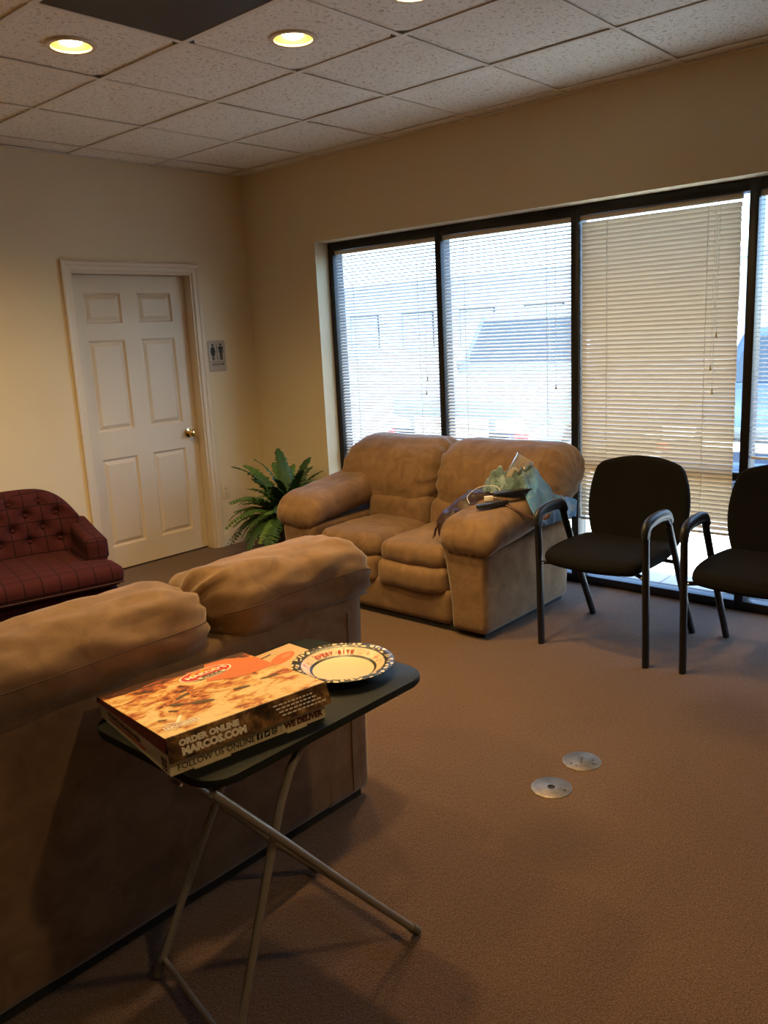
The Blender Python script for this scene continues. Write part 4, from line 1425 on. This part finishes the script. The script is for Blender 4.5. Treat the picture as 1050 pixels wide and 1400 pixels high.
# ---- patterned paper plate
def mat_plate():
    t = NT('printed paper plate')
    c = t.coord()
    x, y, z = t.sep(c)
    r = t.math('SQRT', t.math('ADD', t.math('MULTIPLY', x, x), t.math('MULTIPLY', y, y)))
    ang = t.math('ARCTAN2', y, x)
    cream = (0.78, 0.64, 0.40)
    cv = t.n('ShaderNodeCombineXYZ')
    t.l(t.math('MULTIPLY', ang, 0.12), cv.inputs[0]); t.l(r, cv.inputs[1])
    vo = t.n('ShaderNodeTexVoronoi', feature='DISTANCE_TO_EDGE')
    vo.inputs['Scale'].default_value = 62
    t.l(cv.outputs[0], vo.inputs['Vector'])
    crack = t.math('LESS_THAN', vo.outputs['Distance'], 0.16)
    rim = t.mix(crack, cream, (0.012, 0.010, 0.010))
    blob = t.noise(cv.outputs[0], 60, 3, 0.6)
    band = t.ramp(blob, [(0.34, (0.50, 0.07, 0.05)), (0.40, (0.72, 0.45, 0.25)), (0.46, (0.78, 0.62, 0.40)), (0.62, (0.78, 0.62, 0.40)), (0.68, (0.20, 0.16, 0.30))])
    def step(edge): return t.math('GREATER_THAN', r, edge)
    a = t.mix(step(0.0770), cream, (0.015, 0.012, 0.012))
    a = t.mix(step(0.0835), a, band)
    a = t.mix(step(0.1045), a, (0.015, 0.012, 0.012))
    a = t.mix(step(0.1085), a, rim)
    t.col(a)
    t.set(Roughness=0.35)
    return t.m
pl = empty('paper_plate', (-2.775, -3.560, TZ + 0.0062), R(30), 'round paper plate with black and cream patterned rim on the tray table', 'plate')
disc = lathe('plate_disc', [(0.0, 0.001), (0.074, 0.001), (0.080, 0.003), (0.104, 0.018), (0.110, 0.0205), (0.122, 0.0225), (0.128, 0.0215), (0.128, 0.0205), (0.122, 0.0212), (0.110, 0.0190), (0.104, 0.0165), (0.080, 0.0015), (0.074, 0.0), (0.0, 0.0)], mat_plate(), pl, 72)
# lettering set letter by letter on the sloping band of the plate
def arc_text(body, a0, step_, size, mat, r0=0.087):
    for k, ch in enumerate(body):
        if ch == ' ': continue
        a = a0 - step_ * k
        ca, sa = math.cos(a), math.sin(a)
        out = Vector((ca * 0.848, sa * 0.848, 0.53))
        tan = Vector((sa, -ca, 0))
        z = 0.003 + (r0 - 0.080) / 0.024 * 0.015
        text_obj('letter', ch, size, mat, disc, Vector((ca * r0, sa * r0, z)) , tan, out, bold=0.0006, lift=0.0012, align='CENTER')
arc_text('EVERY BITE', R(62), R(7.0), 0.016, redp_m)

# ================================================================== CLUTTER ON THE LOVESEAT ARM
def pad_top(x, y):
    """approximate top of the loveseat's right arm pad"""
    k = max(0.0, min(1.0, (x + 1.015) / 0.69))
    z = 0.515 + 0.0925 * (1 + 0.15 * k) + 0.085 * k ** 1.3
    d = (y + 2.635) / 0.172
    return z - 0.16 * max(0.0, abs(d) - 0.45) ** 2.0

def mat_blanket():
    t = NT('printed fleece blanket')
    c = t.coord()
    a = t.noise(c, 9, 2, 0.5, 0.6)
    b = t.noise(c, 26, 2, 0.5)
    x, y, z = t.sep(c)
    k = t.math('ADD', t.math('MULTIPLY', a, 0.75), t.math('MULTIPLY', b, 0.25))
    pr = t.ramp(k, [(0.0, (0.06, 0.10, 0.10)), (0.40, (0.12, 0.19, 0.19)), (0.50, (0.24, 0.33, 0.35)), (0.56, (0.50, 0.34, 0.15)), (0.59, (0.24, 0.09, 0.035)), (0.62, (0.035, 0.025, 0.02)), (0.65, (0.20, 0.28, 0.30))], 'CONSTANT')
    bl_ = t.ramp(k, [(0.30, (0.05, 0.19, 0.50)), (0.55, (0.10, 0.28, 0.58)), (0.70, (0.34, 0.42, 0.48))])
    side = t.ramp(t.math('MULTIPLY', t.math('ADD', y, 2.735), -8.0), [(0.0, 0.0), (0.35, 1.0)])
    t.col(t.mix(side, pr, bl_))
    t.set(Roughness=0.95)
    t.b.inputs['Sheen Weight'].default_value = 0.3
    t.bump(t.noise(c, 220, 2), 0.3, 0.003)
    return t.m
def crumple(name, fn, nu, nv, thick, mat, parent):
    v, f = [], []
    for j in range(nv + 1):
        for i in range(nu + 1): v.append(fn(i / nu, j / nv))
    def vi(i, j): return j * (nu + 1) + i
    nrm = []
    for j in range(nv + 1):
        for i in range(nu + 1):
            du = v[vi(min(i + 1, nu), j)] - v[vi(max(i - 1, 0), j)]
            dv = v[vi(i, min(j + 1, nv))] - v[vi(i, max(j - 1, 0))]
            n_ = dv.cross(du)
            nrm.append(n_.normalized() if n_.length > 1e-12 else Vector((0, 0, 1)))
    n0 = len(v)
    v = v + [p + n_ * thick for p, n_ in zip(v, nrm)]
    for j in range(nv):
        for i in range(nu):
            a, b, c, d = vi(i, j), vi(i + 1, j), vi(i + 1, j + 1), vi(i, j + 1)
            f.append((a, b, c, d)); f.append((n0 + d, n0 + c, n0 + b, n0 + a))
    for i in range(nu):
        for j in (0, nv): f.append((vi(i, j), vi(i + 1, j), n0 + vi(i + 1, j), n0 + vi(i, j)))
    for j in range(nv):
        for i in (0, nu): f.append((vi(i, j), vi(i, j + 1), n0 + vi(i, j + 1), n0 + vi(i, j)))
    bm = bmesh.new(); me = bpy.data.meshes.new('t'); me.from_pydata([tuple(p) for p in v], [], f); bm.from_mesh(me); bpy.data.meshes.remove(me)
    return bm_obj(name, bm, mat, parent, smooth=True)
def blanket_fn(u, v):
    # u runs from the front of the arm to the sofa back, v from the inner side over the arm and down outside
    sv = max(0.0, min(1.0, (v - 0.62) / 0.22)); sv = sv * sv * (3 - 2 * sv)
    x = -0.665 - 0.03 * sv + (0.150 + 0.240 * sv) * u + 0.035 * nz((u, v, 0), 3, 2) * (1 - u)
    sy = -2.47 - (0.42 + 0.08 * u) * v
    yo = -2.815
    if sy > yo:
        y = sy
        z = pad_top(x, y) + 0.014
    else:
        d = yo - sy
        y = yo - 0.030 * (1 - math.exp(-d * 30))
        z = pad_top(x, yo) + 0.014 - d
    inner = 1.0 / (1.0 + math.exp(-(sy - yo - 0.01) * 90))
    hump = 0.060 * math.exp(-((x + 0.565) / 0.10) ** 2 - ((y + 2.65) / 0.13) ** 2) + 0.085 * math.exp(-((x + 0.45) / 0.15) ** 2 - ((y + 2.79) / 0.07) ** 2) + 0.050 * math.exp(-((x + 0.60) / 0.06) ** 2 - ((y + 2.54) / 0.05) ** 2)
    r1 = max(0.0, 1 - abs(nz((x * 0.6 + y * 0.8, y * 0.5 - x * 0.7, 0.3), 12, 1.1)) * 2.6)
    r2 = max(0.0, 1 - abs(nz((x * 1.0, y * 0.8 - x * 0.5, 0.8), 17, 7.1)) * 2.6)
    fold = 0.036 * r1 * r1 * (3 - 2 * r1) + 0.028 * r2 * r2 * (3 - 2 * r2)
    edge = min(u, 0.06 + (1 - u) * 0.8, v * 1.5) * 6
    z += (hump + fold) * inner * min(1.0, 0.15 + edge)
    rr_ = max(0.0, 1 - abs(nz((x, z * 0.3, 0.7), 11, 9)) * 2.2)
    y -= 0.020 * rr_ * rr_ * (1 - inner)
    return Vector((x, y, z))
bk_ = empty('fleece_blanket', (0, 0, 0), 0, 'crumpled blue and teal printed blanket heaped on the loveseat arm', 'blanket')
crumple('blanket_cloth', blanket_fn, 90, 96, 0.004, mat_blanket(), bk_)

# brown fringed bag slumped over the inner side of the arm, with a strap looping over the arm
leather_m = M('dark brown leather', (0.032, 0.013, 0.010), 0.5, vary=0.4, vscale=18, bump=(40, 0.3, 0.004))
bag = empty('fringed_bag', (0, 0, 0), 0, 'dark brown fringed leather bag slumped inside the loveseat arm', 'bag')
def bag_shape(p, uvw):
    u, v, w = uvw
    k = (u + 1) / 2                               # 0 = low front end by the seat, 1 = rear end up on the pad
    x = -0.925 + 0.40 * k
    cy = -2.450 - 0.085 * k ** 1.4
    cz = 0.505 + 0.155 * k ** 0.8
    hy = 0.050 + 0.040 * math.sin(math.pi * k)
    hz = 0.036 + 0.042 * math.sin(math.pi * min(1, 0.15 + 0.8 * k))
    q = Vector((p.x, p.y, p.z))
    y = cy + v * hy * math.sqrt(max(0.0, 1 - 0.5 * w * w))
    z = cz + w * hz * math.sqrt(max(0.0, 1 - 0.5 * v * v))
    e = max(0.0, abs(u) - 0.8) / 0.2
    y = cy + (y - cy) * (1 - 0.5 * e * e); z = cz + (z - cz) * (1 - 0.5 * e * e)
    z += 0.022 * nz((x, y, z), 15, 3) + 0.012 * nz((x, y, z), 34, 8)
    y += 0.018 * nz((x, y, z), 17, 5)
    return Vector((x, y, z))
bag_o = rbox('bag_body', (0, 0, 0), (2, 2, 2), 0.01, leather_m, bag, (40, 16, 16), bag_shape)
for k in range(16):
    x = -0.935 + 0.013 * k
    z0 = 0.520 + 0.0075 * k
    y = -2.415 - 0.002 * k + random.uniform(-0.006, 0.006)
    tube('fringe', [(x + 0.02, y - 0.01, z0 + 0.03), (x + 0.006, y + 0.012, z0), (x - 0.004 + random.uniform(-0.008, 0.004), y + 0.020, z0 - 0.05)], 0.0026, leather_m, bag, 6)
strap_m = M('brown leather strap', (0.10, 0.040, 0.022), 0.45)
def on_arm(x, y, dz): return (x, y, pad_top(x, y) + dz)
tube('strap', [on_arm(-0.66, -2.52, 0.016), on_arm(-0.70, -2.60, 0.014), on_arm(-0.755, -2.70, 0.014), on_arm(-0.765, -2.775, 0.014), (-0.715, -2.832, 0.585), (-0.635, -2.852, 0.560), (-0.585, -2.850, 0.585), on_arm(-0.62, -2.74, 0.050)], 0.0035, strap_m, bag, 8, ry=0.009, up=(0, 0, 1), sub=6)

# clear plastic cup leaning on the blanket
def mat_cup():
    m = bpy.data.materials.new('clear plastic')
    m.use_nodes = True
    t = m.node_tree; t.nodes.clear()
    o = t.nodes.new('ShaderNodeOutputMaterial')
    mx = t.nodes.new('ShaderNodeMixShader'); mx2 = t.nodes.new('ShaderNodeMixShader')
    tr_ = t.nodes.new('ShaderNodeBsdfTransparent'); gl = t.nodes.new('ShaderNodeBsdfGlossy'); df = t.nodes.new('ShaderNodeBsdfDiffuse')
    lw = t.nodes.new('ShaderNodeLayerWeight'); lw.inputs[0].default_value = 0.45
    gl.inputs['Roughness'].default_value = 0.12
    df.inputs[0].default_value = (0.75, 0.75, 0.74, 1)
    mx2.inputs[0].default_value = 0.10
    t.links.new(tr_.outputs[0], mx2.inputs[1]); t.links.new(df.outputs[0], mx2.inputs[2])
    t.links.new(lw.outputs['Facing'], mx.inputs[0]); t.links.new(mx2.outputs[0], mx.inputs[1]); t.links.new(gl.outputs[0], mx.inputs[2])
    t.links.new(mx.outputs[0], o.inputs[0])
    return m
cup_m = mat_cup()
cup = empty('plastic_cup', (-0.595, -2.640, 0.728), 0, 'clear plastic cup lying tilted on the crumpled blanket', 'cup')
ax_ = Vector((0.36, -0.46, 0.81))
cup.rotation_euler = ax_.to_track_quat('Z', 'Y').to_euler()
cup.scale = (1.2, 1.2, 1.2)
lathe('cup_wall', [(0.0, 0.003), (0.028, 0.003), (0.030, 0.0), (0.032, 0.004), (0.041, 0.112), (0.0435, 0.114), (0.0435, 0.119), (0.040, 0.119), (0.0395, 0.112), (0.0305, 0.006), (0.0, 0.006)], cup_m, cup, 32)
lathe('crumpled_napkin', [(0.0, 0.010), (0.026, 0.012), (0.030, 0.030), (0.022, 0.055), (0.010, 0.062), (0.0, 0.060)], M('tan paper napkin', (0.58, 0.47, 0.33), 0.9, bump=(60, 0.8, 0.01)), cup, 18)

def remote(x0, y0, x1, y1, dz, wdt, label, rows_):
    a = Vector(on_arm(x0, y0, dz)); b = Vector(on_arm(x1, y1, dz))
    d = (b - a); ln = d.length
    t = empty('remote_control', tuple((a + b) / 2), 0, label, 'remote control', 'remote controls on the loveseat arm')
    yv = Vector((0, 0, 1)).cross(d).normalized()
    zv = d.normalized().cross(yv)
    t.rotation_euler = Matrix((d.normalized(), yv, zv)).transposed().to_euler()
    bd = prism('remote_body', round_rect(-ln / 2, -wdt / 2, ln / 2, wdt / 2, wdt * 0.28), 0.0, 0.018, chair_plastic_m, t, 0.004)
    bm = M('grey rubber button', (0.12, 0.12, 0.12), 0.6)
    me = None
    for i in range(rows_):
        for j in range(3):
            px = -ln / 2 + 0.020 + (ln - 0.045) * i / (rows_ - 1)
            py = (j - 1) * wdt * 0.26
            if me is None:
                o = prism('key', round_rect(-0.0038, -0.0026, 0.0038, 0.0026, 0.002, 3), 0.0, 0.0022, bm, t)
                me = o.data
                o.location = (px, py, 0.018)
            else: share('key', me, t, (px, py, 0.018))
    lathe('power_key', [(0.0, 0.0), (0.0045, 0.0), (0.004, 0.003), (0.0, 0.0032)], redp_m, t, 12, loc=(ln / 2 - 0.012, wdt * 0.2, 0.018))
    return t
remote(-0.862, -2.620, -0.745, -2.725, 0.010, 0.044, 'black remote control lying nearest on the bare suede arm', 9)
remote(-0.775, -2.660, -0.605, -2.770, 0.048, 0.052, 'longer black remote control resting on the edge of the blanket', 11)

pk = empty('phone_charger_box', on_arm(-0.722, -2.605, 0.004), R(-42), 'small white box lying between the remotes on the arm', 'box')
box('box_body', (-0.030, -0.012, 0), (0.030, 0.012, 0.024), M('white card', (0.78, 0.72, 0.62), 0.6), pk, 0.002)
cb = tube('charging_cable', catmull([on_arm(-0.700, -2.625, 0.030), on_arm(-0.68, -2.635, 0.045), on_arm(-0.665, -2.60, 0.060), on_arm(-0.69, -2.555, 0.066), on_arm(-0.72, -2.515, 0.066), on_arm(-0.765, -2.495, 0.050), on_arm(-0.80, -2.53, 0.012)], 6), 0.0018, cord_m, None, 6)
meta(cb, 'thin white charging cable curling over the brown bag', 'cable')
